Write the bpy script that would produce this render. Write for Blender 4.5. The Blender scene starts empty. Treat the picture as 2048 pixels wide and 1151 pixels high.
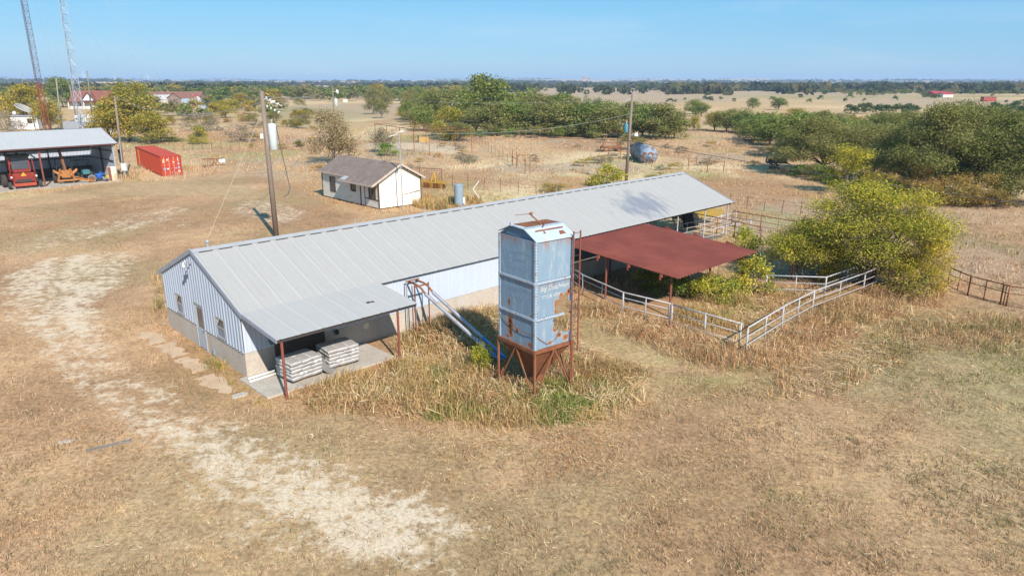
import bpy, math, random
import numpy as np
R=math.radians; sin=math.sin; cos=math.cos
rng=np.random.default_rng(7); random.seed(7)
SC=bpy.context.scene; COL=SC.collection
# ---------------------------------------------------------------- camera maths (2048 x 1151 survey of the place)
F=1400.;HY=162.;CX=1024.;CY=575.5;H=12.
PIT=math.atan((CY-HY)/F);cp,sp=cos(PIT),sin(PIT)
def ray(x,y):
    u=(x-CX)/F;v=(CY-y)/F
    return np.array([u,cp+v*sp,-sp+v*cp])
def at(x,y,z=0.):
    r=ray(x,y);t=(z-H)/r[2];return np.array([0,0,H])+r*t
def atY(x,y,Y):
    r=ray(x,y);return np.array([0,0,H])+r*(Y/r[1])
def sstep(a,b,x):
    t=np.clip((x-a)/(b-a),0,1);return t*t*(3-2*t)
BUMPS=[(-54.5,102.5,4.5,.45)]
def terr(x,y):
    x=np.asarray(x,float);y=np.asarray(y,float);d=np.hypot(x,y)
    z=np.zeros_like(d)
    a=sstep(150,600,d)*1.2+sstep(1000,3000,d)*11
    z+=a*(np.sin(x*.0042+1.3)*np.cos(y*.0051+.4)+.6*np.sin(x*.0013-y*.0021+2.))*.6
    z+=sstep(3800,7500,d)*(14+9*np.sin(x*.0011+.7)+7*np.sin(x*.0027+2.1)+5*np.sin(x*.0062)+4*np.sin(y*.003))
    for bx,by,s,h in BUMPS: z+=h*np.exp(-((x-bx)**2+(y-by)**2)/(2*s*s))
    return z
def g(px,py):
    z=0.
    for _ in range(5):
        p=at(px,py,z); z=float(terr(p[0],p[1]))
    p[2]=z;return p
# ---------------------------------------------------------------- numpy noise
def hash2(i,j,s):
    h=np.sin(i*127.1+j*311.7+s*74.7)*43758.5453
    return h-np.floor(h)
def vnoise(x,y,s=0):
    i=np.floor(x);j=np.floor(y);fx=x-i;fy=y-j
    fx=fx*fx*(3-2*fx);fy=fy*fy*(3-2*fy)
    a=hash2(i,j,s);b=hash2(i+1,j,s);c=hash2(i,j+1,s);d=hash2(i+1,j+1,s)
    return (a*(1-fx)+b*fx)*(1-fy)+(c*(1-fx)+d*fx)*fy
def fbm(x,y,s=0,o=4):
    x=np.asarray(x,float);y=np.asarray(y,float)
    r=0;a=.5;t=0
    for k in range(o):
        r=r+a*vnoise(x,y,s+k);t+=a;a*=.5;x=x*2.03+3.1;y=y*2.03+1.7
    return r/t
def inpoly(x,y,P):
    c=np.zeros(np.shape(x),bool);n=len(P)
    for i in range(n):
        x0,y0=P[i][:2];x1,y1=P[(i+1)%n][:2]
        if y0==y1: continue
        m=((y0>y)!=(y1>y))&(x<(x1-x0)*(y-y0)/(y1-y0)+x0)
        c^=m
    return c
def softpoly(x,y,P,r):
    s=0.
    for k in range(10):
        an=k*2.4;rr=r*math.sqrt((k+.5)/10)
        s=s+inpoly(x+rr*cos(an),y+rr*sin(an),P)
    return s/10.
def wpoly(pts): return [tuple(at(px,py)[:2]) for px,py in pts]
# ---------------------------------------------------------------- mesh builder
class MB:
    def __init__(s): s.v=[];s.f=[]
    def add(s,vs,fs):
        o=len(s.v);s.v+=[tuple(map(float,p)) for p in vs];s.f+=[tuple(i+o for i in f) for f in fs];return s
    def box(s,x0,x1,y0,y1,z0,z1):
        return s.add([(x0,y0,z0),(x1,y0,z0),(x1,y1,z0),(x0,y1,z0),(x0,y0,z1),(x1,y0,z1),(x1,y1,z1),(x0,y1,z1)],
          [(0,3,2,1),(4,5,6,7),(0,1,5,4),(1,2,6,5),(2,3,7,6),(3,0,4,7)])
    def beam(s,p,q,w,h=None,up=(0,0,1)):
        h=h or w;p=np.array(p,float);q=np.array(q,float);d=q-p;L=np.linalg.norm(d);d/=L
        up=np.array(up,float)
        if abs(d@up)>.97: up=np.array([1.,0,0])
        a=np.cross(d,up);a/=np.linalg.norm(a);b=np.cross(a,d)
        c=[(-1,-1),(1,-1),(1,1),(-1,1)]
        vs=[p+a*i*w/2+b*j*h/2 for i,j in c]+[q+a*i*w/2+b*j*h/2 for i,j in c]
        return s.add(vs,[(3,2,1,0),(4,5,6,7),(0,1,5,4),(1,2,6,5),(2,3,7,6),(3,0,4,7)])
    def tube(s,pts,r,n=8,cap=True):
        pts=[np.array(p,float) for p in pts];m=len(pts)
        rs=r if isinstance(r,(list,tuple)) else [r]*m
        vs=[];fs=[];ref=None
        for i,p in enumerate(pts):
            d=pts[min(i+1,m-1)]-pts[max(i-1,0)];d=d/(np.linalg.norm(d)+1e-9)
            if ref is None:
                ref=np.array([0,0,1.]) if abs(d[2])<.9 else np.array([1.,0,0])
            a=np.cross(d,ref);a/=np.linalg.norm(a)+1e-9;b=np.cross(a,d);ref=b
            for k in range(n):
                t=2*math.pi*k/n;vs.append(p+(a*cos(t)+b*sin(t))*rs[i])
        for i in range(m-1):
            for k in range(n):
                k2=(k+1)%n;fs.append((i*n+k,i*n+k2,(i+1)*n+k2,(i+1)*n+k))
        if cap: fs.append(tuple(range(n-1,-1,-1)));fs.append(tuple((m-1)*n+k for k in range(n)))
        return s.add(vs,fs)
    def quad(s,a,b,c,d): return s.add([a,b,c,d],[(0,1,2,3)])
    def poly(s,pts): return s.add(pts,[tuple(range(len(pts)))])
    def prism(s,pts,off):
        n=len(pts);off=np.array(off,float)
        vs=[np.array(p,float) for p in pts];vs+=[p+off for p in vs]
        return s.add(vs,[tuple(range(n-1,-1,-1)),tuple(range(n,2*n))]+[(i,(i+1)%n,n+(i+1)%n,n+i) for i in range(n)])
    def lathe(s,prof,n=24,c=(0,0,0),sx=1,sy=1):
        vs=[];fs=[];m=len(prof)
        for r,z in prof:
            for k in range(n):
                t=2*math.pi*k/n;vs.append((c[0]+r*cos(t)*sx,c[1]+r*sin(t)*sy,c[2]+z))
        for i in range(m-1):
            for k in range(n):
                k2=(k+1)%n;fs.append((i*n+k,i*n+k2,(i+1)*n+k2,(i+1)*n+k))
        fs.append(tuple(range(n-1,-1,-1)));fs.append(tuple((m-1)*n+k for k in range(n)))
        return s.add(vs,fs)
    def disc(s,c,axis,r,th,n=20):
        c=np.array(c,float);axis=np.array(axis,float);axis/=np.linalg.norm(axis)
        return s.tube([c-axis*th/2,c+axis*th/2],r,n)
    def wheel(s,c,axis,r,w,n=22,hole=.55):
        c=np.array(c,float);axis=np.array(axis,float);axis/=np.linalg.norm(axis)
        prof=[(r*hole,-w*.42),(r*.8,-w*.5),(r*.96,-w*.42),(r,-w*.2),(r,w*.2),(r*.96,w*.42),(r*.8,w*.5),(r*hole,w*.42)]
        up=np.array([0,0,1.]) if abs(axis[2])<.9 else np.array([1.,0,0])
        a=np.cross(axis,up);a/=np.linalg.norm(a);b=np.cross(a,axis);vs=[];fs=[];m=len(prof)
        for rr,z in prof:
            for k in range(n):
                t=2*math.pi*k/n;vs.append(c+(a*cos(t)+b*sin(t))*rr+axis*z)
        for i in range(m):
            for k in range(n):
                k2=(k+1)%n;j=(i+1)%m;fs.append((i*n+k,i*n+k2,j*n+k2,j*n+k))
        return s.add(vs,fs)
    def ribs(s,o,u,v,nrm,L,pitch,h,rw,start=0,major=0,mh=0,vb=None,thick=0):
        """ribbed sheet: o origin, u run (length L) across ribs, v vector along the ribs, nrm up.  vb: optional f(u)->v vector"""
        o=np.array(o,float);u=np.array(u,float);v=np.array(v,float);nrm=np.array(nrm,float)
        prof=[(0,0)];k=0;x=start
        while x<L:
            hh=mh if (major and k%major==0) else h
            for dx,z in ((-rw,0),(-rw*.5,hh),(rw*.5,hh),(rw,0)):
                if 0<x+dx<L: prof.append((x+dx,z))
            x+=pitch;k+=1
        prof.append((L,0));vs=[];fs=[]
        for t,z in prof:
            vv=v if vb is None else np.array(vb(t),float)
            p=o+u*t+nrm*z;vs+=[p,p+vv]
        n=len(prof)
        for i in range(n-1): fs.append((2*i,2*i+2,2*i+3,2*i+1))
        return s.add(vs,fs)
    def build(s,name,mat,parent=None,smooth=False,loc=None,rotz=0,bevel=0):
        me=bpy.data.meshes.new(name);me.from_pydata(s.v,[],s.f);me.update()
        o=bpy.data.objects.new(name,me);COL.objects.link(o)
        if mat is not None: me.materials.append(mat)
        if parent is not None: o.parent=parent
        if loc is not None: o.location=loc
        o.rotation_euler=(0,0,rotz)
        if smooth: me.polygons.foreach_set('use_smooth',[True]*len(me.polygons))
        if bevel:
            m=o.modifiers.new('edge','BEVEL');m.width=bevel;m.segments=2;m.limit_method='ANGLE';m.angle_limit=R(40)
        return o
def npmesh(name,V,faces_n,mat,colors=None,parent=None):
    """V (N*k,3) with consecutive k-vertex faces"""
    me=bpy.data.meshes.new(name);nv=len(V);nf=nv//faces_n
    me.vertices.add(nv);me.vertices.foreach_set('co',V.astype(np.float32).ravel())
    me.loops.add(nv);me.loops.foreach_set('vertex_index',np.arange(nv,dtype=np.int32))
    me.polygons.add(nf);me.polygons.foreach_set('loop_start',(np.arange(nf)*faces_n).astype(np.int32))
    if colors is not None:
        ca=me.color_attributes.new('tint','FLOAT_COLOR','POINT')
        c4=np.ones((nv,4),np.float32);c4[:,:3]=colors;ca.data.foreach_set('color',c4.ravel())
    me.materials.append(mat);me.update();me.validate()
    return me
def obj(name,me,parent=None,loc=(0,0,0),rot=(0,0,0)):
    o=bpy.data.objects.new(name,me);COL.objects.link(o);o.location=loc;o.rotation_euler=rot
    if parent is not None:o.parent=parent
    return o
def tag(o,label=None,cat=None,group=None,kind=None):
    if label:o['label']=label
    if cat:o['category']=cat
    if group:o['group']=group
    if kind:o['kind']=kind
    return o
def thing(name,label,cat,loc=(0,0,0),rotz=0,group=None):
    o=bpy.data.objects.new(name,None);COL.objects.link(o);o.empty_display_size=.2
    o.location=tuple(float(c) for c in loc);o.rotation_euler=(0,0,rotz);return tag(o,label,cat,group)
def copy_tree(o,parent=None):
    c=o.copy();COL.objects.link(c)
    if parent is not None:c.parent=parent
    for ch in o.children: copy_tree(ch,c)
    return c
# ---------------------------------------------------------------- materials
def newmat(name):
    m=bpy.data.materials.new(name);m.use_nodes=True;nt=m.node_tree;nt.nodes.clear();return m,nt
class NT:
    def __init__(s,nt): s.nt=nt
    def n(s,t,**k):
        o=s.nt.nodes.new(t)
        for a,b in k.items():
            setattr(o,a,b)
        return o
    def l(s,a,b): s.nt.links.new(a,b)
    def noise(s,scale,detail=4,rough=.55,vec=None,dist=0):
        o=s.n('ShaderNodeTexNoise');o.inputs['Scale'].default_value=scale;o.inputs['Detail'].default_value=detail;o.inputs['Roughness'].default_value=rough
        o.inputs['Distortion'].default_value=dist
        if vec is not None:s.l(vec,o.inputs['Vector'])
        return o.outputs['Fac']
    def ramp(s,fac,stops,interp='LINEAR'):
        o=s.n('ShaderNodeValToRGB');r=o.color_ramp;r.interpolation=interp
        while len(r.elements)<len(stops): r.elements.new(.5)
        for e,(p,c) in zip(r.elements,stops):
            e.position=p;e.color=(*c,1) if len(c)==3 else c
        s.l(fac,o.inputs[0]);return o.outputs['Color']
    def mix(s,f,a,b,mode='MIX'):
        o=s.n('ShaderNodeMix',data_type='RGBA',blend_type=mode)
        for k,x in ((0,f),(6,a),(7,b)):
            if isinstance(x,bpy.types.NodeSocket): s.l(x,o.inputs[k])
            elif k==0: o.inputs[0].default_value=x
            else: o.inputs[k].default_value=(*x,1)
        return o.outputs[2]
    def math(s,op,a,b=0.,c=None,clamp=False):
        o=s.n('ShaderNodeMath',operation=op,use_clamp=clamp)
        for i,x in enumerate((a,b,c)):
            if x is None: continue
            if isinstance(x,bpy.types.NodeSocket): s.l(x,o.inputs[i])
            else:o.inputs[i].default_value=x
        return o.outputs[0]
    def mapr(s,x,a,b,c=0.,d=1.):
        o=s.n('ShaderNodeMapRange');s.l(x,o.inputs[0])
        for i,v in zip((1,2,3,4),(a,b,c,d)):o.inputs[i].default_value=v
        return o.outputs[0]
    def vec(s,scale=(1,1,1),src='Object',loc=(0,0,0)):
        t=s.n('ShaderNodeTexCoord');m=s.n('ShaderNodeMapping');m.inputs['Scale'].default_value=scale;m.inputs['Location'].default_value=loc
        s.l(t.outputs[src],m.inputs['Vector']);return m.outputs['Vector']
    def out(s,col,rough=.8,metal=0.,bump=None,bstr=.3,bdist=.02,spec=.3):
        b=s.n('ShaderNodeBsdfPrincipled');o=s.n('ShaderNodeOutputMaterial')
        if isinstance(col,bpy.types.NodeSocket):s.l(col,b.inputs['Base Color'])
        else:b.inputs['Base Color'].default_value=(*col,1)
        if isinstance(rough,bpy.types.NodeSocket):s.l(rough,b.inputs['Roughness'])
        else:b.inputs['Roughness'].default_value=rough
        b.inputs['Metallic'].default_value=metal;b.inputs['Specular IOR Level'].default_value=spec
        if bump is not None:
            u=s.n('ShaderNodeBump');u.inputs['Strength'].default_value=bstr;u.inputs['Distance'].default_value=bdist
            s.l(bump,u.inputs['Height']);s.l(u.outputs['Normal'],b.inputs['Normal'])
        s.l(b.outputs[0],o.inputs[0]);return b
def M(name,c1,c2=None,scale=3.,rough=.75,metal=0.,bump=0.,stretch=(1,1,1),c3=None,thr=(.35,.65),spec=.3,fine=0.,c3t=(.56,.64)):
    """weathered paint / wood / metal: two or three real colours broken up by noise"""
    m,nt=newmat(name);t=NT(nt);c2=c2 or tuple(x*.8 for x in c1)
    v=t.vec(stretch);f=t.noise(scale,6,.6,v)
    col=t.ramp(f,[(thr[0],c1),(thr[1],c2)])
    if c3 is not None:
        f3=t.noise(scale*.6,8,.7,t.vec(stretch,loc=(7,3,1)))
        col=t.mix(t.mapr(f3,*c3t),col,c3)
    if fine:
        ff=t.noise(scale*14,3,.6,v);col=t.mix(fine,col,t.ramp(ff,[(.3,(.25,.25,.25)),(.7,(1,1,1))]),'MULTIPLY')
    t.out(col,rough,metal,f if bump else None,bump,spec=spec);return m
def flat(name,c,rough=.6,metal=0.): return M(name,c,tuple(x*.85 for x in c),6.,rough,metal)
def leafmat(name,trans=.3,var=.12):
    m,nt=newmat(name);t=NT(nt)
    a=t.n('ShaderNodeAttribute',attribute_name='tint').outputs['Color']
    oi=t.n('ShaderNodeObjectInfo').outputs['Random']
    h=t.n('ShaderNodeHueSaturation');t.l(a,h.inputs['Color']);t.l(t.mapr(oi,0,1,.5-var*.14,.5+var*.14),h.inputs['Hue']);t.l(t.mapr(oi,0,1,1+var,1-var),h.inputs['Value'])
    d=t.n('ShaderNodeBsdfDiffuse');tr=t.n('ShaderNodeBsdfTranslucent');mx=t.n('ShaderNodeMixShader');mx.inputs[0].default_value=trans
    t.l(h.outputs[0],d.inputs[0]);t.l(h.outputs[0],tr.inputs[0]);t.l(d.outputs[0],mx.inputs[1]);t.l(tr.outputs[0],mx.inputs[2])
    o=t.n('ShaderNodeOutputMaterial');t.l(mx.outputs[0],o.inputs[0]);return m
GALV=(.50,.505,.50)
def panel_metal(name,base,stain,seam,axis=0,pitch=.915,stripeamt=.5,big=.35,rough=.5,blot=None,stripew=.42):
    """weathered sheet metal: lighter seams every sheet (painted rib shading on the red roof), streaks running down the ribs"""
    m,nt=newmat(name);t=NT(nt)
    tc=t.n('ShaderNodeTexCoord');sx=t.n('ShaderNodeSeparateXYZ');t.l(tc.outputs['Object'],sx.inputs[0])
    fr=t.math('FRACT',t.math('DIVIDE',sx.outputs[axis],pitch))
    s=t.mapr(t.math('ABSOLUTE',t.math('SUBTRACT',fr,.5)),.5,stripew)   # 1 near seam centre? remapped below
    s=t.math('SUBTRACT',1.,s,clamp=True)
    sc=[.5,.5,.5];sc[axis]=6.
    st=t.noise(1.2,5,.6,t.vec(tuple(sc)))
    sh=t.n('ShaderNodeTexWhiteNoise',noise_dimensions='1D');t.l(t.math('FLOOR',t.math('DIVIDE',sx.outputs[axis],pitch)),sh.inputs['W'])
    col=t.ramp(st,[(.3,base),(.75,stain)])
    col=t.mix(t.mapr(sh.outputs['Value'],0,1,0,.25),col,stain)
    col=t.mix(t.math('MULTIPLY',s,stripeamt),col,seam)
    bigf=t.noise(.35,5,.6,t.vec())
    col=t.mix(t.mapr(bigf,.45,.75,0,big),col,stain)
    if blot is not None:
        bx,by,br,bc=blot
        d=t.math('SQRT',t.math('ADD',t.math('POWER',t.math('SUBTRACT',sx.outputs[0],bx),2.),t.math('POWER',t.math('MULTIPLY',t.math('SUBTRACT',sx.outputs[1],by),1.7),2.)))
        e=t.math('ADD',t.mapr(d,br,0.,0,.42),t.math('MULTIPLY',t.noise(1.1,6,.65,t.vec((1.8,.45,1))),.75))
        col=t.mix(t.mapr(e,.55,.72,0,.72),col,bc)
    rs_=[1.,1.,1.];rs_[axis]=4.
    fl=t.noise(3.,9,.8,t.vec(tuple(rs_),loc=(2,5,1)));col=t.mix(t.mapr(fl,.66,.78,0,.35),col,tuple(x*q for x,q in zip(stain,(.72,.58,.44))))
    mott=t.noise(7.,5,.65,t.vec(loc=(4,4,0)));col=t.mix(.12,col,t.ramp(mott,[(.3,(.6,.58,.55)),(.7,(1.1,1.1,1.1))]),'MULTIPLY')
    t.out(col,rough+.12,.0,t.noise(1.6,3,.5,t.vec()),.12,.03,.25)
    return m
# ---------------------------------------------------------------- camera, sun, sky, air
cam=bpy.data.cameras.new('camera');co=bpy.data.objects.new('camera',cam);COL.objects.link(co)
cam.sensor_width=36;cam.lens=36*F/2048;cam.clip_start=.1;cam.clip_end=40000
co.location=(0,0,H);co.rotation_euler=(R(90)-PIT,0,0);SC.camera=co
LD=np.array([-.438,.899,-.76]);LD/=np.linalg.norm(LD)
from mathutils import Vector, Matrix
sl=bpy.data.lights.new('sun','SUN');sl.energy=5.0;sl.angle=R(.53);sl.color=(1.,.945,.88)
so=bpy.data.objects.new('sun',sl);COL.objects.link(so);so.rotation_euler=Vector(LD).to_track_quat('-Z','Y').to_euler();so.location=(20,-30,40)
w=bpy.data.worlds.new('World');SC.world=w;w.use_nodes=True;wt=w.node_tree;wt.nodes.clear();t=NT(wt)
sky=t.n('ShaderNodeTexSky',sky_type='NISHITA');sky.sun_disc=False;sky.sun_elevation=math.asin(-LD[2]);sky.sun_rotation=math.atan2(-LD[0],-LD[1])
sky.altitude=150;sky.air_density=1.0;sky.dust_density=.25;sky.ozone_density=1.4
tc=t.n('ShaderNodeTexCoord');mp=t.n('ShaderNodeMapping');mp.inputs['Scale'].default_value=(1.2,1.2,9.);t.l(tc.outputs['Generated'],mp.inputs[0])
cl=t.noise(2.6,7,.62,mp.outputs[0],.6);cm=t.mapr(cl,.52,.8,0,.22)
hs=t.n('ShaderNodeHueSaturation');hs.inputs['Saturation'].default_value=1.25;hs.inputs['Hue'].default_value=.492;hs.inputs['Value'].default_value=1.;t.l(sky.outputs[0],hs.inputs['Color'])
flatsky=t.mix(.62,hs.outputs[0],(1.6,5.8,10.4));skc=t.mix(cm,flatsky,(8.2,9.2,10.4))
bg=t.n('ShaderNodeBackground');bg.inputs[1].default_value=.072;t.l(skc,bg.inputs[0])
wo=t.n('ShaderNodeOutputWorld');t.l(bg.outputs[0],wo.inputs[0])
SC.view_settings.view_transform='Standard';SC.view_settings.look='None';SC.view_settings.exposure=.46;SC.view_settings.gamma=1
SC.cycles.max_bounces=6;SC.cycles.diffuse_bounces=3;SC.cycles.glossy_bounces=2;SC.cycles.transmission_bounces=4;SC.cycles.volume_bounces=0
SC.cycles.transparent_max_bounces=4;SC.cycles.use_denoising=True
hm,nt=newmat('air');t=NT(nt);pv=t.n('ShaderNodeVolumePrincipled');pv.inputs['Color'].default_value=(.62,.78,1.,1);pv.inputs['Density'].default_value=.00017;pv.inputs['Anisotropy'].default_value=0.
o_=t.n('ShaderNodeOutputMaterial');t.l(pv.outputs[0],o_.inputs['Volume'])
HAZE=True
if HAZE:
    hz=MB().box(-12500,12500,-400,12500,-22,64).build('haze',hm);tag(hz,'thin blue haze over the far plain',None,kind='stuff')
# ---------------------------------------------------------------- barn frame
TH=R(44.3);GX,GY=-11.16,27.26
bL=np.array([cos(TH),sin(TH)]);bN=np.array([sin(TH),-cos(TH)])
def bw(a,y,z=0.): # barn local (x along the length, y towards the back) -> world
    p=np.array([GX,GY])+bL*a-bN*y;return np.array([p[0],p[1],z])
# ---------------------------------------------------------------- ground regions
BARE=[(wpoly([(-60,545),(120,500),(330,492),(310,545),(250,590),(270,680),(400,780),(520,830),(690,890),(860,975),(1020,1050),(1080,1151),(360,1151),(290,1000),(200,880),(70,780),(0,680),(-60,640)]),.9,2.6),
 (wpoly([(60,560),(300,540),(220,620),(240,700),(380,800),(560,880),(760,930),(980,1010),(1060,1165),(560,1175),(440,1000),(300,900),(150,790),(60,680)]),1.05,2.4),
 (wpoly([(470,395),(560,400),(640,425),(590,455),(520,450),(440,425)]),.86,1.5),
 (wpoly([(330,440),(400,440),(390,460),(330,455)]),.8,1.),
 (wpoly([(440,365),(540,372),(520,385),(450,378)]),.75,1.5),
 (wpoly([(0,480),(120,450),(260,420),(420,400),(380,440),(200,480),(0,540)]),.78,2.),
 (wpoly([(300,665),(360,690),(480,770),(560,830),(500,830),(420,770),(330,710)]),.8,.8),
 (wpoly([(720,285),(790,283),(900,287),(950,300),(900,312),(820,300),(720,298)]),.95,2.),
 (wpoly([(1020,290),(1130,293),(1240,320),(1140,318),(1060,305)]),.5,4.),
 (wpoly([(930,290),(1000,310),(1040,330),(1010,335),(960,310)]),.5,2.),
 (wpoly([(0,1010),(140,1000),(330,1040),(300,1151),(0,1151)]),.25,3.)]
GREEN=[(wpoly([(1330,690),(1500,700),(1520,760),(1400,800),(1330,770)]),.8,1.5),
 (wpoly([(1940,640),(2048,620),(2100,900),(2030,890),(1960,800)]),.95,2.),(wpoly([(1600,600),(1800,590),(2048,640),(2048,800),(1850,760),(1650,680)]),.4,3.),
 (wpoly([(1150,800),(1600,820),(2048,900),(2048,1151),(1500,1151)]),.22,5.),(wpoly([(1700,590),(1850,600),(1800,640),(1650,640)]),.6,1.5),
 (wpoly([(1020,780),(1300,760),(1300,830),(1050,850)]),.4,1.5),(wpoly([(860,345),(960,375),(990,400),(880,410)]),.6,1.5),
 (wpoly([(525,212),(700,222),(700,238),(525,238)]),.6,10.),(wpoly([(330,700),(520,720),(700,820),(500,850),(350,780)]),.2,2.),
 (wpoly([(1700,640),(2048,700),(2048,1000),(1800,900)]),.35,4.),(wpoly([(1000,640),(1200,600),(1400,690),(1250,730)]),.35,2.)]
RUT=wpoly([(560,372),(420,400),(250,450),(120,520),(90,600),(150,700),(330,830),(600,960),(900,1090),(1100,1180)])
YARD=wpoly([(-300,400),(0,400),(240,365),(330,358),(470,345),(560,360),(640,400),(680,425),(760,425),(700,450),(470,500),(345,500),(340,620),(500,740),(560,770),(700,760),(800,735),(990,800),(1060,850),(1290,800),(1300,740),(1420,710),(1560,740),(1730,660),(1880,610),(2400,640),(2600,1400),(-800,1400)])
# ---------------------------------------------------------------- ground sheet
def axis_pts(lo,hi,c0,fine,w,n):
    # spacing ~ fine inside +-w of c0, growing outside
    xs=[c0];s=fine
    while xs[-1]<hi:
        d=xs[-1]-c0;s=fine*max(1.,(max(d,w)/w)**1.12);xs.append(xs[-1]+s)
    ys=[c0]
    while ys[-1]>lo:
        d=c0-ys[-1];s=fine*max(1.,(max(d,w)/w)**1.12);ys.append(ys[-1]-s)
    return np.array(ys[::-1][:-1]+xs)
gx=axis_pts(-13000,13000,0.,.4,26,0);gy=axis_pts(-600,13000,34.,.4,24,0)
X,Y=np.meshgrid(gx,gy);gn=X.size;xx=X.ravel();yy=Y.ravel()
def ground_cols(x,y):
    d=np.hypot(x,y)
    A=fbm(x*.16,y*.16,1,5);B=fbm(x*.05+9,y*.05,11,4);Cc=fbm(x*.012,y*.012,21,4);Dd=fbm(x*.0022+.3,y*.0034,31,4)
    def mixc(c1,c2,f): return np.array(c1)[None]*(1-f[:,None])+np.array(c2)[None]*f[:,None]
    c=mixc((.525,.322,.178),(.38,.225,.122),sstep(.35,.68,A))
    c=c*(1-.5*sstep(2,26,x-6+8*(B-.5))[:,None]*sstep(60,20,y)[:,None])+np.array((.36,.255,.165))*(.5*sstep(2,26,x-6+8*(B-.5))*sstep(60,20,y))[:,None]
    # wild pasture beyond the mown yard
    past=1-softpoly(x,y,YARD,1.5)
    pc=mixc((.53,.35,.19),(.40,.235,.125),sstep(.38,.62,fbm(x*.07,y*.045,41,5)))
    f=sstep(.52,.7,fbm(x*.06+30,y*.03,51,4));pc=pc*(1-f[:,None])+np.array((.66,.50,.29))*f[:,None]
    f=sstep(.58,.72,fbm(x*.09+70,y*.06,61,4))*.7;pc=pc*(1-f[:,None])+np.array((.38,.30,.22))*f[:,None]
    f=sstep(.6,.75,fbm(x*.05+170,y*.05,71,4))*.6;pc=pc*(1-f[:,None])+np.array((.36,.35,.15))*f[:,None]
    pc=np.where((x>26)[:,None]&(y<75)[:,None],pc*.55+np.array((.44,.26,.155))*.45,pc)
    c=c*(1-past[:,None])+pc*past[:,None]
    # far fields
    fr=sstep(150,320,d);fc=mixc((.62,.43,.235),(.52,.345,.18),sstep(.4,.6,Cc))
    f=sstep(.53,.62,Dd)*.8;fc=fc*(1-f[:,None])+np.array((.36,.29,.13))*f[:,None]
    f=sstep(.52,.58,fbm(x*.004+5,y*.002,81,3));fc=fc*(1-f[:,None])+np.array((.45,.32,.2))*f[:,None]
    f=sstep(.6,.66,fbm(x*.003+25,y*.0016,91,3))*sstep(700,1500,d);fc=fc*(1-f[:,None])+np.array((.14,.15,.06))*f[:,None]
    c=c*(1-fr[:,None])+fc*fr[:,None]
    gr=np.zeros_like(x)
    for P,v,r in GREEN: gr=np.maximum(gr,v*softpoly(x,y,P,r*1.5))
    gr=gr*sstep(.3,.6,fbm(x*.5,y*.5,101,3)+.12)
    c=c*(1-gr[:,None]*.85)+np.array((.23,.255,.085))*(gr[:,None]*.85)
    # mown olive band in front of the barn
    ob=sstep(.45,.62,fbm(x*.11+3,y*.11+8,111,4))*.4*(1-past);c=c*(1-ob[:,None])+np.array((.36,.29,.15))*ob[:,None]
    return c
def bare_at(x,y):
    b=np.zeros_like(x)
    for P,v,r in BARE: b=np.maximum(b,v*softpoly(x,y,P,r))
    for off in (-.85,.85):
        d_=np.full(np.shape(x),9.)
        for p_,q_ in zip(RUT,RUT[1:]):
            p_=np.array(p_);q_=np.array(q_);e_=q_-p_;L_=np.hypot(*e_);e_=e_/L_;nx_,ny_=-e_[1],e_[0]
            s_=np.clip((x-p_[0])*e_[0]+(y-p_[1])*e_[1],0,L_);d_=np.minimum(d_,np.hypot(x-p_[0]-e_[0]*s_-nx_*off,y-p_[1]-e_[1]*s_-ny_*off))
        b=b+.12*sstep(.65,.15,d_)*(fbm(x*.3,y*.3,131,3)>.35)
    return b
gc=ground_cols(xx,yy);gb=bare_at(xx,yy)
zz=terr(xx,yy)+np.where(np.hypot(xx,yy)<140,(fbm(xx*.35,yy*.35,5,3)-.5)*.07,0)
gm=bpy.data.meshes.new('ground');ny,nx=X.shape
gm.vertices.add(gn);gm.vertices.foreach_set('co',np.stack([xx,yy,zz],1).astype(np.float32).ravel())
ii=np.arange((ny-1)*(nx-1));i0=(ii//(nx-1))*nx+ii%(nx-1);qv=np.stack([i0,i0+1,i0+nx+1,i0+nx],1)
gm.loops.add(qv.size);gm.loops.foreach_set('vertex_index',qv.astype(np.int32).ravel());gm.polygons.add(len(qv));gm.polygons.foreach_set('loop_start',(np.arange(len(qv))*4).astype(np.int32))
ca=gm.color_attributes.new('tint','FLOAT_COLOR','POINT');ca.data.foreach_set('color',np.concatenate([gc,gb[:,None]],1).astype(np.float32).ravel())
gm.polygons.foreach_set('use_smooth',np.ones(len(qv),bool));gm.update()
mg,nt=newmat('dry_ground');t=NT(nt)
at_=t.n('ShaderNodeAttribute',attribute_name='tint');vv=t.vec()
n1=t.noise(1.1,6,.65,vv);n2=t.noise(6.,5,.65,vv);n3=t.noise(26.,4,.7,t.vec((1,1,1),loc=(5,2,0)))
col=t.mix(.85,at_.outputs['Color'],t.ramp(n1,[(.25,(.66,.63,.6)),(.5,(1,1,1)),(.75,(1.25,1.22,1.16))]),'MULTIPLY')
col=t.mix(.9,col,t.ramp(n2,[(.3,(.55,.52,.48)),(.52,(1,1,1)),(.74,(1.4,1.37,1.3))]),'MULTIPLY')
col=t.mix(.9,col,t.ramp(n3,[(.3,(.6,.58,.55)),(.55,(1.05,1.04,1.02)),(.75,(1.4,1.36,1.3))]),'MULTIPLY')
bsum=t.math('ADD',t.math('MULTIPLY',at_.outputs['Alpha'],.62),t.math('ADD',t.math('MULTIPLY',t.noise(.55,5,.6,vv),.45),t.math('MULTIPLY',t.noise(2.2,8,.74,t.vec((1,1.,1),loc=(3,1,0))),1.2)))
bf=t.mapr(bsum,1.32,1.49)
bc=t.ramp(t.noise(9,5,.65,vv),[(.3,(.50,.37,.24)),(.5,(.66,.51,.355)),(.72,(.78,.65,.49))])
col=t.mix(t.math('MULTIPLY',bf,.88),col,bc)
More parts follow.
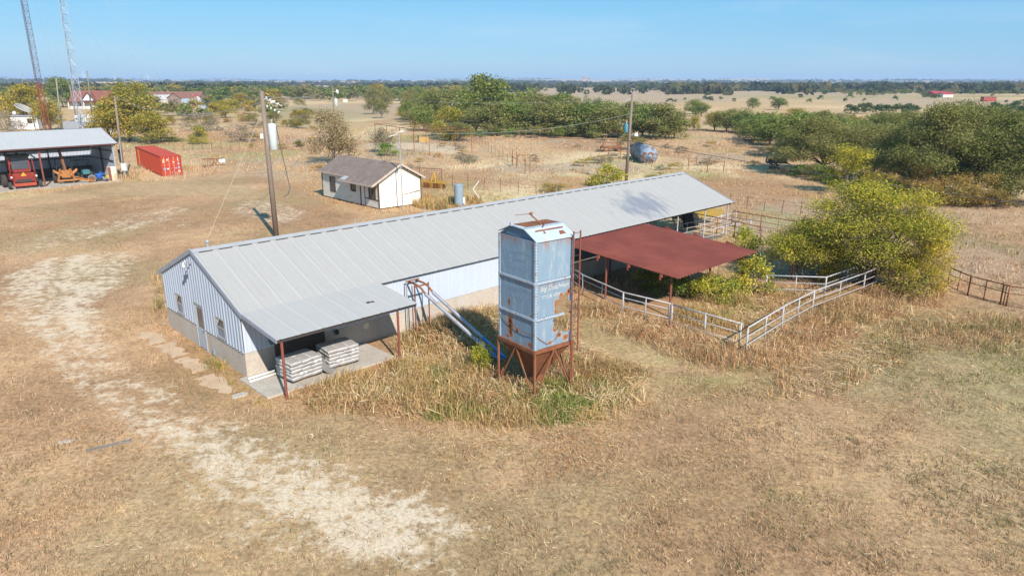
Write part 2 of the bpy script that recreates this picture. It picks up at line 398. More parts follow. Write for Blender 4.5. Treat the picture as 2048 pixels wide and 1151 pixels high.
hh=t.math('ADD',t.math('MULTIPLY',n3,.6),t.math('MULTIPLY',n2,.8))
t.out(col,.95,0,hh,.55,.05,.1);gm.materials.append(mg)
go=obj('ground',gm);go['kind']='structure'
# ---------------------------------------------------------------- grasses
MGR=leafmat('grass_blades',.25,0.)
def blades(name,x,y,h,wd,cols,label,bend=.5,two=True,spread=.0):
    n=len(x);z=terr(x,y)
    an=rng.uniform(0,2*np.pi,n);lean=rng.uniform(.1,1,n)*bend;la=rng.uniform(0,2*np.pi,n)
    # wiry lean to a common wind side too
    ux,uy=np.cos(an)*wd/2,np.sin(an)*wd/2
    dx,dy=np.cos(la)*lean*h,np.sin(la)*lean*h
    hz=h*np.sqrt(np.clip(1-(lean*.8)**2,.15,1))
    b0=np.stack([x-ux,y-uy,z-.02],1);b1=np.stack([x+ux,y+uy,z-.02],1)
    tip=np.stack([x+dx,y+dy,z+hz],1)
    if two:
        mx,my,mz=x+dx*.3,y+dy*.3,z+hz*.72
        m0=np.stack([mx-ux*.8,my-uy*.8,mz],1);m1=np.stack([mx+ux*.8,my+uy*.8,mz],1)
        V=np.stack([b0,b1,m1,m0, m0,m1,tip,tip*.999+m0*.001],1).reshape(-1,3);cc=np.repeat(cols,8,0);k=4
    else:
        V=np.stack([b0,b1,tip],1).reshape(-1,3);cc=np.repeat(cols,3,0);k=3
    me=npmesh(name,V,k,MGR,cc);o=obj(name,me);tag(o,label,None,kind='stuff');return o
def pick(x,y,pal,sc,seed,jit=.36):
    n=len(x);f=np.clip(fbm(x*sc,y*sc,seed,3)*1.7-.35+rng.normal(0,.16,n),0,.999)
    i=(f*len(pal)).astype(int);c=np.array(pal)[i]
    return c*rng.uniform(1-jit,1+jit,(n,1))
def scatter(P,n,rx=0):
    P=np.array(P);x0,y0=P.min(0)[:2];x1,y1=P.max(0)[:2]
    x=rng.uniform(x0,x1,n);y=rng.uniform(y0,y1,n);m=inpoly(x,y,P)
    return x[m],y[m]
GOLD=[(.20,.21,.06),(.50,.35,.12),(.60,.43,.18),(.52,.32,.13),(.38,.20,.09),(.62,.47,.25),(.22,.24,.07),(.42,.24,.10)]
RUSTY=[(.25,.22,.08),(.50,.32,.15),(.58,.37,.18),(.44,.24,.115),(.64,.46,.25),(.35,.20,.10),(.27,.25,.09)]
LAWN=[(.27,.19,.09),(.44,.275,.148),(.55,.352,.20),(.49,.29,.158),(.63,.45,.275)]
LAWND=[(.24,.19,.09),(.37,.24,.145),(.47,.305,.185),(.42,.255,.155),(.57,.405,.26)]
PAST=[(.31,.27,.11),(.60,.41,.22),(.53,.31,.165),(.46,.25,.135),(.68,.51,.32),(.42,.33,.26),(.57,.36,.19)]
BLOCK=[[tuple(bw(a,y)[:2]) for a,y in ((-.05,9.2),(40,9.2),(40,-.1),(6.3,-.1),(6.1,-2.7),(-.3,-2.7),(-.1,9.1))]]
def clear(x,y,extra=0):
    m=np.ones(len(x),bool)
    for P in BLOCK+HBLOCK: m&=~inpoly(x,y,P)
    return m
HBLOCK=[]
# ================================================================ BARN
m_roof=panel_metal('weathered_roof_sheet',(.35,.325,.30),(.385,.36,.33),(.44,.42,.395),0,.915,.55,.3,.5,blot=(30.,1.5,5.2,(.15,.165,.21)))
m_lean=panel_metal('weathered_awning_sheet',(.395,.365,.335),(.43,.40,.365),(.49,.465,.44),0,.915,.5,.4,.5)  # same sheet as the roof, colour lightened to offset the lower sun angle
m_side=panel_metal('wall_sheet',(.50,.54,.60),(.45,.49,.55),(.58,.61,.66),0,.915,.3,.3,.5)
m_trim=M('grey_metal_trim',(.34,.36,.40),(.28,.30,.34),2,.5,.2)
m_conc=M('stained_concrete',(.56,.475,.385),(.48,.405,.325),1.3,.9,0,.15,(1,1,.35),c3=(.54,.49,.42),fine=.35)
m_slab=M('pale_concrete',(.54,.48,.40),(.45,.39,.32),.9,.9,0,.15,c3=(.36,.30,.24),fine=.4)
m_rust=M('rusty_steel',(.20,.075,.035),(.27,.11,.05),5,.85,0,.15,c3=(.14,.05,.03))
m_redpost=M('red_oxide_paint',(.24,.07,.045),(.20,.06,.04),4,.7,0,0,c3=(.17,.08,.05))
m_dark=flat('dark_interior_steel',(.06,.05,.045),.8)
m_glass=M('dusty_dark_glass',(.055,.06,.07),(.09,.095,.10),2,.12,0,0,spec=.6)
m_white=M('white_paint',(.74,.72,.68),(.66,.64,.6),5,.6)
m_galv=M('galvanised_steel',(.45,.46,.47),(.38,.39,.40),4,.45,.4)
m_wood=M('grey_weathered_wood',(.20,.16,.13),(.27,.22,.18),2.5,.9,0,.3,(9,9,.6),c3=(.14,.10,.08))
m_ply=M('dark_stained_plywood',(.075,.05,.04),(.12,.085,.065),2.2,.85,0,.1,(1,1,5),c3=(.05,.033,.028))
m_whitepipe=M('white_pipe_paint',(.48,.455,.44),(.36,.34,.335),6,.6,0,0,c3=(.34,.19,.12))
m_black=flat('black_rubber',(.03,.03,.03),.85)
barn=thing('metal_barn','long grey metal barn with low concrete walls and ribbed tin roof','barn',(GX,GY,0),TH)
W=9.03;ZE=2.88;ZR=4.68;LEN=39.8
def zr(y): # underside of the roof over y
    return ZE+(ZR-ZE)*(1-abs(y-W/2)/(W/2))
b=MB();dx=LEN+.1;sv=np.array([0,W/2+.27,0]);
sl_f=(ZR-ZE)/(W/2)
b.ribs((-.06,-.27,ZE-sl_f*.27+.07),(1,0,0),(0,W/2+.27,sl_f*(W/2+.27)),(0,-.37,.93),dx,.305,.004,.03,.15,3,.024)
b.ribs((-.06,W+.27,ZE-sl_f*.27+.07),(1,0,0),(0,-W/2-.27,sl_f*(W/2+.27)),(0,.37,.93),dx,.305,.004,.03,.15,3,.024)
roof=b.build('roof',m_roof,barn)
b=MB()
for s in (-1,1):
    q=.24
    b.prism([(-.07,W/2,ZR+.115),(-.07,W/2+s*q,ZR+.115-sl_f*q),(-.07,W/2+s*q,ZR+.10-sl_f*q),(-.07,W/2,ZR+.10)],(dx+.02,0,0))
rc=b.build('ridge_cap',M('ridge_cap_metal',(.43,.415,.40),(.39,.375,.365),2,.5,.2),roof)
b=MB() # dark closure strips under the ridge cap, broken like the real ones
x=0.2
while x<LEN-.5:
    l=.6;yy_=W/2-.262;b.box(x,x+l,yy_-.012,yy_+.012,ZR+.085-sl_f*.26-.03,ZR+.085-sl_f*.26+.012);x+=.915
rc.data.materials.append(m_dark);n0=len(rc.data.polygons);import bmesh as _bm;q_=_bm.new();q_.from_mesh(rc.data);q2=bpy.data.meshes.new('t');q2.from_pydata(b.v,[],b.f);n1=len(q_.faces);q_.from_mesh(q2);q_.faces.ensure_lookup_table()
for f_ in q_.faces[n1:]: f_.material_index=1
q_.to_mesh(rc.data);q_.free()
b=MB() # gable trim
for s in (-1,1):
    p0=(-.09,W/2,ZR+.05);p1=(-.09,W/2+s*(W/2+.29),ZE-sl_f*.27+.03)
    b.beam(p0,p1,.05,.2)
    b2_=MB();b2_.beam((LEN+.04,)+p0[1:],(LEN+.04,)+p1[1:],.04,.14);b2_.build('gable_trim',m_trim,barn)
b.build('gable_trim',m_trim,barn)
# openings in the gable: (y0,y1,z0,z1)
OPN=[(4.08,5.02,.06,2.2),(6.55,7.4,1.22,2.16),(1.72,2.6,1.22,2.13)]
def wall_cols(y0,y1,pitch,h,rw):
    P=[(y0,0)];x=y0+.12
    while x<y1-.02:
        for dxx,zz in ((-rw,0),(-rw*.5,h),(rw*.5,h),(rw,0)):
            if y0<x+dxx<y1:P.append((x+dxx,zz))
        x+=pitch
    P.append((y1,0));return P
ed=sorted(set([c for o_ in OPN for c in o_[:2]]))
P=wall_cols(0,W,.3,.045,.085)
ys=sorted(set([p for p,_ in P]+ed+[W/2]));hy=np.interp(ys,[p for p,_ in P],[h for _,h in P])
b=MB()
for i in range(len(ys)-1):
    ya,yb=ys[i],ys[i+1];xa,xb=-.02-hy[i],-.02-hy[i+1]
    segs=[[1.1,None]]
    for o_ in OPN:
        if ya>=o_[0]-1e-6 and yb<=o_[1]+1e-6: segs=([[1.1,o_[2]]] if o_[2]>1.12 else [])+[[o_[3],None]]
    for z0,z1 in segs:
        za,zb=(zr(ya)-.02,zr(yb)-.02) if z1 is None else (z1,z1)
        b.quad((xa,ya,z0),(xb,yb,z0),(xb,yb,zb),(xa,ya,za))
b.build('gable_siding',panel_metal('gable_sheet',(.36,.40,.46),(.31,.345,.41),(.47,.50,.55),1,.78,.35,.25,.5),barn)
# front, back siding
b=MB();b.ribs((0,-.02,1.1),(1,0,0),(0,0,ZE-1.12),(0,-1,0),17.6,.2,.016,.035,.1)
b.build('front_siding',m_side,barn)
b=MB();b.ribs((27,W+.02,.9),(-1,0,0),(0,0,ZE-.92),(0,1,0),27,.2,.016,.035,.1);b.build('back_siding',m_side,barn)
b=MB()
b.box(0,.2,.0,4.08,0,1.1);b.box(0,.2,5.02,W,0,1.1)                     # gable end
b.box(.2,26.5,0,.2,0,1.1);b.box(.2,27,W-.2,W,0,1.1);b.box(17.5,17.7,.2,W-.2,0,1.1)
b.build('concrete_base',m_conc,barn)
# inside partitions, seen through the open bay
b=MB();b.ribs((17.55,.3,1.1),(0,1,0),(0,0,1.9),(-1,0,0),W-.6,.2,.015,.03,.1);b.build('inner_wall',m_side,barn)
# door
d=MB();d.box(-.03,.03,4.11,4.99,.06,1.05);d.box(-.03,.03,4.11,4.2,1.05,2.17);d.box(-.03,.03,4.9,4.99,1.05,2.17);d.box(-.03,.03,4.2,4.9,2.06,2.17)
do=d.build('door',M('pale_grey_door',(.42,.44,.46),(.37,.39,.41),2,.6),barn)
MB().box(-.012,.0,4.2,4.9,1.05,2.06).build('pane',m_glass,do)
MB().tube([(-.08,4.17,1.0),(-.08,4.24,1.0)],.02).build('handle',m_dark,do)
b=MB();b.box(-.065,-.005,4.04,4.1,0.02,2.25);b.box(-.065,-.005,5.0,5.06,0.02,2.25);b.box(-.065,-.005,4.1,5.0,2.18,2.25);b.build('door_frame',m_galv,barn)
for (y0,y1,z0,z1) in OPN[1:]:
    b=MB()
    for a_ in ((y0-.03,y0+.03,z0,z1),(y1-.03,y1+.03,z0,z1)): b.box(-.07,.02,*a_)
    b.box(-.07,.02,y0+.03,y1-.03,z1-.04,z1+.03);b.box(-.08,.02,y0+.03,y1-.03,z0-.03,z0+.04);b.box(-.05,.02,y0+.03,y1-.03,(z0+z1)/2-.03,(z0+z1)/2+.02)
    wf=b.build('window',m_galv,barn)
    MB().box(-.012,.0,y0+.03,y1-.03,(z0+z1)/2+.02,z1-.04).build('upper_pane',m_glass,wf)
    MB().box(-.03,-.018,y0+.03,y1-.03,z0+.04,(z0+z1)/2-.03).build('lower_screen',M('grey_screen',(.25,.26,.29),(.20,.21,.24),3,.7),wf)
    rag=MB();rag.prism([(-.045,y1-.05,z1-.06),(-.045,(y0+y1)/2+.02,z1-.06),(-.045,y1-.12,(z0+z1)/2+.08),(-.045,y1-.05,(z0+z1)/2+.05)],(.008,0,0));rag.build('curtain',M('pale_cloth',(.5,.46,.4),(.42,.36,.3),6,.9),wf)
# barn lamp on the gable
lamp=MB();lamp.tube([(-.03,4.6,4.2),(-.3,4.6,4.28),(-.42,4.6,4.24)],.03);lo=lamp.build('lamp_arm',m_galv,barn)
MB().lathe([(.05,.14),(.08,.09),(.09,.02),(.15,-.04),(.155,-.08)],16,(-.42,4.6,4.12)).build('lamp_head',m_galv,lo,True)
MB().box(-.075,.0,3.3,3.5,.1,.32).build('wall_vent',flat('blue_grey_vent',(.22,.28,.33)),barn)
MB().tube([(-.08,9.0,ZR-1.6),(-.08,9.0,ZR-1.6)],.01) if False else None
# conduit box on the front wall by the corner, vent pipe on ridge
b=MB();b.box(1.05,1.3,-.14,-.03,1.35,2.3);b.box(1.08,1.27,-.22,-.03,1.25,1.45);b.build('meter_box',M('green_grey_box',(.13,.19,.18),(.10,.15,.15),4,.6),barn)
b=MB();b.tube([(.9,W/2+.5,ZR-.3),(.9,W/2+.5,ZR+.22)],.05);b.lathe([(.09,0),(.1,.05),(.04,.12)],12,(.9,W/2+.5,ZR+.2));b.build('vent_pipe',m_galv,roof)
for a_ in (8.6,13.2,24.5):
    MB().tube([(a_,W/2+.25,ZR-.1),(a_,W/2+.25,ZR+.35)],.02).build('roof_pipe',m_galv,roof)
# awning roof, its trim and posts
AX0,AX1=-.06,6.6;AW=3.25;zl=lambda y:2.88-(-y-.25)*.105
b=MB();b.ribs((AX0,-AW,zl(-AW)),(1,0,0),(0,AW-.2,zl(-.2)-zl(-AW)+.02),(0,-.1,.99),AX1-AX0,.305,.004,.03,.15,3,.024);lo_=b.build('awning_roof',m_lean,barn)
hole=[(4.72,-2.0),(4.8,-2.1),(4.92,-2.06),(5.1,-2.12),(5.08,-2.0),(4.95,-2.02),(4.85,-1.95)]
MB().prism([(x,y,zl(y)+.026) for x,y in hole],(0,0,.012)).build('tear_dark',flat('tear_shade_black',(.012,.012,.012),.9),lo_)  # near-black sheet paints the dark of a tear; the roof is uncut
b=MB();b.beam((AX0-.01,-.2,zl(-.2)-.04),(AX0-.01,-AW,zl(-AW)-.04),.05,.16);b.build('awning_trim',m_trim,barn)
b=MB();b.box(AX0+.02,AX1-.02,-3.16,-3.06,zl(-3.1)-.17,zl(-3.1)-.02);b.box(AX0+.02,AX1-.02,-1.7,-1.62,zl(-1.7)-.14,zl(-1.7)-.01);b.build('awning_beam',m_dark,barn)
for a_ in (.2,5.6):
    MB().tube([(a_,-3.1,0),(a_,-3.1,zl(-3.1)-.02)],.055,10).build('awning_post',m_redpost,barn)
MB().box(1.3,3.7,-.05,-.022,.12,2.5).build('plywood_sheet',m_ply,barn)
b=MB();b.lathe([(.02,-.12),(.09,-.09),(.1,.05),(.05,.12)],12,(4.28,-.12,.98));b.build('wall_lamp',m_dark,barn)
MB().disc((5.9,-.012,.86),(0,1,0),.16,.02,14).build('patch',flat('pale_yellow_patch',(.7,.62,.45)),barn)  # round pale yellowish disc on the front wall
# open bay posts, eave beam
b=MB();b.box(17.6,LEN,-.05,.06,ZE-.2,ZE-.04);b.box(27,LEN,W-.06,W+.05,ZE-.2,ZE-.04);b.build('eave_beam',m_dark,barn)
for a_ in (20.8,24.2,28.7,32.4,36.1,39.5):
    MB().tube([(a_,.05,0),(a_,.05,ZE-.1)],.05,8).build('front_post',m_whitepipe,barn)
for a_ in (27.2,30.2,33.3,36.4,39.5):
    MB().tube([(a_,W-.05,0),(a_,W-.05,ZE-.1)],.05,8).build('back_post',m_rust,barn)
b=MB()
for a_ in np.arange(18.5,39.6,3.0): 
    for s in (0,1): b.beam((a_,W*s,ZE-.05),(a_,W/2,ZR-.08),.06,.12)
b.build('rafters',m_dark,barn)
# concrete slab under the awning and walkway beside the gable: structure
s=MB();s.box(-.35,5.75,-2.55,-.001,-.05,.07);so_=s.build('concrete_slab',m_slab,None,loc=(GX,GY,0),rotz=TH);so_['kind']='structure'
s=MB();rp_=random.Random(4)
for (ya,yb) in ((9.0,-1.0),):
    n=int(abs(ya-yb)/.35)+2;lf=[];rt_=[]
    for k in range(n):
        y=ya+(yb-ya)*k/(n-1);tp=min(1,(k+.6)/2,(n-k-.4)/2)
        lf.append((-1.2-.35*tp+rp_.uniform(-.22,.22),y,-.01));rt_.append((-1.05+.35*tp+rp_.uniform(-.25,.12),y,-.01))
    [s.prism([lf[k],lf[k+1],rt_[k+1],rt_[k]],(0,0,.035)) for k in range(n-1) if k not in (6,13,20,21)]
so_=s.build('path',M('worn_path_concrete',(.54,.385,.25),(.47,.32,.195),1.3,.95,0,.1,c3=(.36,.28,.19)),None,loc=(GX,GY,0),rotz=TH);so_['kind']='structure'
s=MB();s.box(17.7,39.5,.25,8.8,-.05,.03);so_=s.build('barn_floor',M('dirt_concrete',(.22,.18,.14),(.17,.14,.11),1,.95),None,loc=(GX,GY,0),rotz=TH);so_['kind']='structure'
# water troughs / tanks inside the bay
for k,(a_,y_) in enumerate(((21.3,3.2),(23.4,3.4))):
    t_=MB();t_.box(a_-.8,a_+.8,y_-.5,y_+.5,.03,1.05);t_.box(a_-.85,a_+.85,y_-.55,y_+.55,1.05,1.12)
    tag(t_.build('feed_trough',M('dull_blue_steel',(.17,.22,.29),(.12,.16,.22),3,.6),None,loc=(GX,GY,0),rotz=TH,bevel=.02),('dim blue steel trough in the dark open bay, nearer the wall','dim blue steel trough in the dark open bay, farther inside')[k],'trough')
# ================================================================ stacked feed bags
m_bag=M('grey_printed_bag',(.33,.305,.28),(.40,.37,.34),2.5,.55,0,0,c3=(.36,.34,.32));m_bagw=M('white_bag_edge',(.70,.69,.68),(.58,.57,.56),4,.5)
m_pal=M('pallet_wood',(.30,.23,.16),(.22,.17,.12),3,.9)
def bag_mesh(L,Wd,Hh):
    b=MB();nx_,ny_=9,7;vs=[];fs=[]
    for sgn in (-1,1):
        for i in range(nx_):
            for j in range(ny_):
                u=(-1,-.93,-.7,-.35,0,.35,.7,.93,1)[i];v=(-1,-.89,-.5,0,.5,.89,1)[j]
                pil=(1-abs(u)**5)*(1-abs(v)**4)
                vs.append((u*L/2*(1-.03*v*v),v*Wd/2*(1-.04*u*u),Hh/2+sgn*Hh/2*(.70+.30*pil)+random.uniform(-.006,.006)))
    n=nx_*ny_
    for k in (0,1):
        for i in range(nx_-1):
            for j in range(ny_-1):
                q=(k*n+i*ny_+j,k*n+(i+1)*ny_+j,k*n+(i+1)*ny_+j+1,k*n+i*ny_+j+1);fs.append(q if k else q[::-1])
    per=[i*ny_ for i in range(nx_)]+[(nx_-1)*ny_+j for j in range(1,ny_)]+[i*ny_+ny_-1 for i in range(nx_-2,-1,-1)]+[j for j in range(ny_-2,0,-1)]
    for a_,b_ in zip(per,per[1:]+per[:1]): fs.append((a_,b_,n+b_,n+a_))
    b.add(vs,fs);return b
proto_bags=[]
for k in range(3):
    bo=bag_mesh(.75,.49,.17).build('feed_bag',m_bag,None,True);bo.data.materials.append(m_bagw)
    me=bo.data
    for p in me.polygons:
        c=p.center
        if (abs(c[0])>.355 or abs(c[1])>.222) and c[2]>.1 and p.normal.z>.3 and random.random()<.6: p.material_index=1
        elif (abs(c[0])>.36 or abs(c[1])>.225) and random.random()<.16: p.material_index=1
    proto_bags.append(me);bpy.data.objects.remove(bo)
def stack(cx,cy,layers,rot,desc,dz0=.17):
    pl=thing('wooden_pallet','wooden pallet under the %s stack of feed bags'%desc,'pallet',bw(cx,cy,.07),TH+rot)
    b=MB()
    for i in range(7): b.box(-.52,.52,-.44+i*.13,-.36+i*.13,.1,.125)
    b.build('deck',m_pal,pl);b=MB()
    for y_ in (-.43,-.03,.36): b.box(-.52,.52,y_,y_+.07,0,.1)
    b.build('runner',m_pal,pl)
    for l in range(layers):
        spots=[(-.36,-.27,0),(-.36,.27,0)] if 0 else None
        if l%2==0: spots=[(-.53,-.265,math.pi/2),(0,-.265,math.pi/2),(.53,-.265,math.pi/2),(-.4,.40,0),(.4,.40,0)]
        else: spots=[(-.53,.265,math.pi/2),(0,.265,math.pi/2),(.53,.265,math.pi/2),(-.4,-.40,0),(.4,-.40,0)]
        for q,(x,y,r) in enumerate(spots):
            x*=.9;y*=.9
            me=proto_bags[(l+q)%3];o=obj('feed_bag',me)
            dx,dy=random.uniform(-.015,.015),random.uniform(-.015,.015)
            cr,sr=cos(rot),sin(rot);X_,Y_=x*cr-y*sr+dx,x*sr+y*cr+dy
            o.location=bw(cx+X_,cy+Y_,.2+l*dz0+random.uniform(-.004,.004));o.rotation_euler=(random.uniform(-.03,.03),random.uniform(-.03,.03),TH+rot+r+random.uniform(-.05,.05))
            top=l==layers-1
            tag(o,('grey feed bag lying on top of the %s stack under the awning' if top else 'grey and white feed bag below the top layer of the %s stack')%desc,'feed bag','feed bags %s %s stack'%('on top of the' if top else 'inside the',desc))
stack(1.6,-1.55,5,.08,'nearer',.16)
stack(3.5,-1.45,5,-.05,'farther',.16)
lid=thing('round_lid','round grey lid leaning between the two feed bag stacks','lid',bw(2.72,-1.9,.28),TH)
b=MB();b.disc((0,0,0),(.45,-.55,.9),.42,.03,28);b.disc((0,0,-.02),(.45,-.55,.9),.36,.06,28);b.build('disc',M('worn_grey_disc',(.24,.22,.21),(.19,.18,.17),3,.7),lid)
for k,(y_,x0,x1,c_) in enumerate(((-.42,-.15,1.1,'white plastic pipe lying on the slab close to the wall'),(-.75,-.25,1.0,'white plastic pipe lying on the slab beside the front awning post'))):
    tag(MB().tube([bw(x0,y_,.13),bw(x1,y_+.05,.13)],.05,10).build('white_pipe',m_white,None,True),c_,'pipe')
# ================================================================ feed bin
def rust_panel(name,c1,c2,axis,spots,streak=.2,ztop=None):
    m,nt=newmat(name);t=NT(nt);v=t.vec((1,1,1));tc=t.n('ShaderNodeTexCoord');sx=t.n('ShaderNodeSeparateXYZ');t.l(tc.outputs['Object'],sx.inputs[0])
    col=t.ramp(t.noise(1.7,6,.6,t.vec((1,1,.5))),[(.3,c1),(.7,c2)])
    col=t.mix(.18,col,t.ramp(t.noise(25,3,.6,v),[(.3,(.4,.4,.4)),(.7,(1,1,1))]),'MULTIPLY')
    wr=t.noise(2.2,5,.6,t.vec((2.5,2.5,.6),loc=(3,8,1)));col=t.mix(t.mapr(wr,.54,.72,0,.5),col,(.46,.47,.43))
    spk=t.noise(11,6,.75,v);dn=t.noise(5.5,7,.7,v);acc=None;hole_dark=None
    for (u,z,r_,st,hole) in spots:
        d=t.math('SQRT',t.math('ADD',t.math('POWER',t.math('SUBTRACT',sx.outputs[axis],u),2.),t.math('POWER',t.math('DIVIDE',t.math('SUBTRACT',sx.outputs[2],z),st),2.)))
        q=t.math('SUBTRACT',1.,t.math('DIVIDE',d,r_*1.9));e=t.math('ADD',q,t.math('MULTIPLY',t.math('SUBTRACT',dn,.5),1.9))
        acc=e if acc is None else t.math('MAXIMUM',acc,e)
        if hole:
            h=t.math('ADD',t.math('SUBTRACT',1.,t.math('DIVIDE',d,r_*hole)),t.math('MULTIPLY',t.math('SUBTRACT',dn,.5),1.6));hole_dark=h if hole_dark is None else t.math('MAXIMUM',hole_dark,h)
    rc_=t.ramp(spk,[(.3,(.13,.045,.022)),(.5,(.30,.11,.045)),(.72,(.46,.22,.09))])
    if acc is not None:
        col=t.mix(t.mapr(acc,.1,.32,0,.55),col,(.44,.36,.27));col=t.mix(t.mapr(acc,.3,.45),col,rc_)
    if ztop:
        for z_ in ztop:
            near=t.mapr(sx.outputs[2],z_-.75,z_,0,.34);below=t.math('LESS_THAN',sx.outputs[2],z_)
            sk=t.math('ADD',t.noise(1.,4,.6,t.vec((9,9,.55),loc=(2,z_,4))),t.math('MULTIPLY',near,1.))
            col=t.mix(t.math('MULTIPLY',t.mapr(sk,.74,.9,0,.6),below),col,rc_)
    fl=t.noise(9,8,.8,t.vec((1,1,.35),loc=(1,2,3)));col=t.mix(t.mapr(fl,.66,.72,0,streak*2),col,rc_)
    if hole_dark is not None: col=t.mix(t.mapr(hole_dark,.25,.4),col,(.02,.014,.012))  # rust holes only painted: their inner dark is put into the colour
    t.out(col,.68,0,t.noise(1.1,3,.5,v),.25,.06,.25);return m
BX,BY=.88,25.15;BT=R(38.5)
m_blue=M('faded_blue_paint',(.235,.36,.48),(.28,.395,.50),1.6,.6,.1,.05,(1,1,.5),c3=None,fine=.15)
m_blued=M('patchy_blue_paint',(.24,.38,.53),(.34,.45,.54),2.4,.65,.1,.05,(1,1,.6),c3=(.40,.44,.44),fine=.2)
m_bluer=M('rust_eaten_blue_paint',(.30,.43,.55),(.38,.47,.54),2.,.7,.1,.05,(1,1,.5),c3=(.36,.17,.08),fine=.2)
m_bluel=M('pale_blue_flange',(.34,.42,.50),(.41,.47,.53),6,.5,.2,c3=(.33,.2,.13))
m_rusto=M('orange_rust',(.29,.11,.045),(.19,.07,.035),3,.9,0,.2,c3=(.16,.06,.035),fine=.3)
binn=thing('feed_bin','tall faded blue steel feed bin with rusty hopper on legs','feed bin',(BX,BY,0),BT)
BWx,BWy=1.9,2.22;Z0,Z1,Z2,Z3=2.05,3.28,4.72,6.32
# local: x right face dir, y left face dir.  left face is x=0, right face is y=0
cA,cB=(.175,.255,.335),(.225,.30,.37)
mL0=rust_panel('rusted_lower_blue',cA,cB,1,[(1.52,2.75,.15,1.9,.9),(1.5,2.4,.12,1.6,.6),(1.1,2.55,.08,1.5,.7),(.3,2.2,.1,.8,0),(1.7,2.2,.08,1,0)],.3,(3.26,))
mL1=rust_panel('patchy_mid_blue',cA,cB,1,[(1.6,3.62,.05,3.2,.8),(.25,3.4,.04,1,0)],.12,(4.7,))
mL2=rust_panel('faded_top_blue',(.185,.275,.36),(.23,.31,.385),1,[],.05,(6.3,))
mR0=rust_panel('rust_eaten_lower_blue',cA,cB,0,[(1.02,2.75,.1,1.3,.5),(1.25,2.42,.12,.8,.5),(.75,2.2,.09,.7,0),(1.6,2.25,.13,.8,.3)],.3)
mR1=rust_panel('torn_mid_blue',cA,cB,0,[(1.3,4.02,.1,.9,.0),(1.05,3.75,.07,2.2,0),(1.7,4.12,.1,1.2,.6),(1.05,3.45,.07,1.2,0)],.15,(4.7,))
mR2=rust_panel('plain_top_blue',(.20,.285,.365),(.235,.315,.385),0,[],.03,(6.3,))
for (z0,z1,mt) in ((Z0,Z1,mL0),(Z1,Z2,mL1),(Z2,Z3,mL2)):
    b=MB();b.prism([(-.0,.02,z0),(-.0,BWy,z0),(-.0,BWy,z1),(-.0,.02,z1)],(.012,0,0));lp=b.build('side_panel',mt,binn)
    if z0==Z0: lowp=lp
    if z0==Z1: midp=lp
    if z0==Z2: topp=lp
# right faces; the lower two are torn away by rust at their far end
b=MB();b.prism([(.02,0,Z2),(BWx,0,Z2),(BWx,0,Z3),(.02,0,Z3)],(0,.012,0));b.build('side_panel',mR2,binn)
b=MB();b.prism([(.02,0,Z1),(1.02,0,Z1),(1.08,0,3.42),(1.02,0,3.58),(1.12,0,3.7),(1.08,0,3.86),(1.2,0,3.9),(1.25,0,4.05),(1.45,0,4.0),(1.5,0,4.12),(1.66,0,4.1),(1.7,0,3.75),(BWx,0,3.7),(BWx,0,Z2),(.02,0,Z2)],(0,.012,0));rp=b.build('side_panel',mR1,binn)
b=MB();b.prism([(.02,0,Z0),(BWx,0,Z0),(BWx,0,2.42),(1.4,0,2.52),(1.0,0,2.72),(.92,0,2.86),(.98,0,2.98),(.9,0,3.08),(1.0,0,3.2),(1.0,0,Z1),(.02,0,Z1)],(0,.012,0));rl=b.build('side_panel',mR0,binn)
tag(rl,'blue lower panel torn and rusted away')
# back faces
b=MB();b.prism([(BWx-.012,.02,Z0),(BWx-.012,BWy,Z0),(BWx-.012,BWy,Z3),(BWx-.012,.02,Z3)],(.012,0,0)) if False else None
for (z0,z1) in ((Z0,Z1),(Z1,Z2),(Z2,Z3)):
    b=MB();b.prism([(.02,BWy,z0),(BWx,BWy,z0),(BWx,BWy,z1),(.02,BWy,z1)],(0,-.012,0));b.build('side_panel',m_bluer,binn)
b=MB();b.prism([(BWx,.02,4.0),(BWx,BWy-.02,4.0),(BWx,BWy-.02,Z3),(BWx,.02,Z3)],(-.012,0,0));b.build('side_panel',m_blue,binn)
# flanges between sections and corner angles with bolts
def flange(z,parts):
    b=MB()
    for p,q in parts: b.beam(p+(z,),q+(z,),.07,.09)
    b.build('flange',m_bluel,binn)
flange(Z2,[((-.03,0),(-.03,BWy)),((0,-.03),(BWx,-.03)),((BWx+.03,0),(BWx+.03,BWy)),((0,BWy+.03),(BWx,BWy+.03))])
flange(Z1,[((-.03,0),(-.03,BWy)),((0,-.03),(1.45,-.03)),((0,BWy+.03),(BWx,BWy+.03))])
for (x,y) in ((0,0),(0,BWy),(BWx,0),(BWx,BWy)):
    b=MB();sx_=-1 if x==0 else 1;sy_=-1 if y==0 else 1
    b.box(min(x+sx_*.025,x-sx_*.07),max(x+sx_*.025,x-sx_*.07),min(y,y+sy_*.03),max(y,y+sy_*.03),Z0,Z3)
    b.box(min(x,x+sx_*.03),max(x,x+sx_*.03),min(y,y-sy_*.08),max(y,y-sy_*.08),Z0,Z3)
    ca_=b.build('corner_angle',m_bluel,binn)
    if x==0 and y==0:
        bb=MB();z=Z0+.1
        while z<Z3:
            bb.box(-.045,-.028,.035,.06,z,z+.025);bb.box(.03,.055,-.045,-.028,z,z+.025);z+=.115
        bb.build('bolts',m_dark,ca_)
bb=MB()
for zf in (Z1,Z2):
    for k in range(18): 
        bb.box(-.03,-.01,.1+k*.115,.12+k*.115,zf+.045,zf+.07)
        if zf==Z2 or k<10: bb.box(.1+k*.11,.12+k*.11,-.03,-.01,zf+.045,zf+.07)
bb.build('flange_bolts',m_dark,binn)
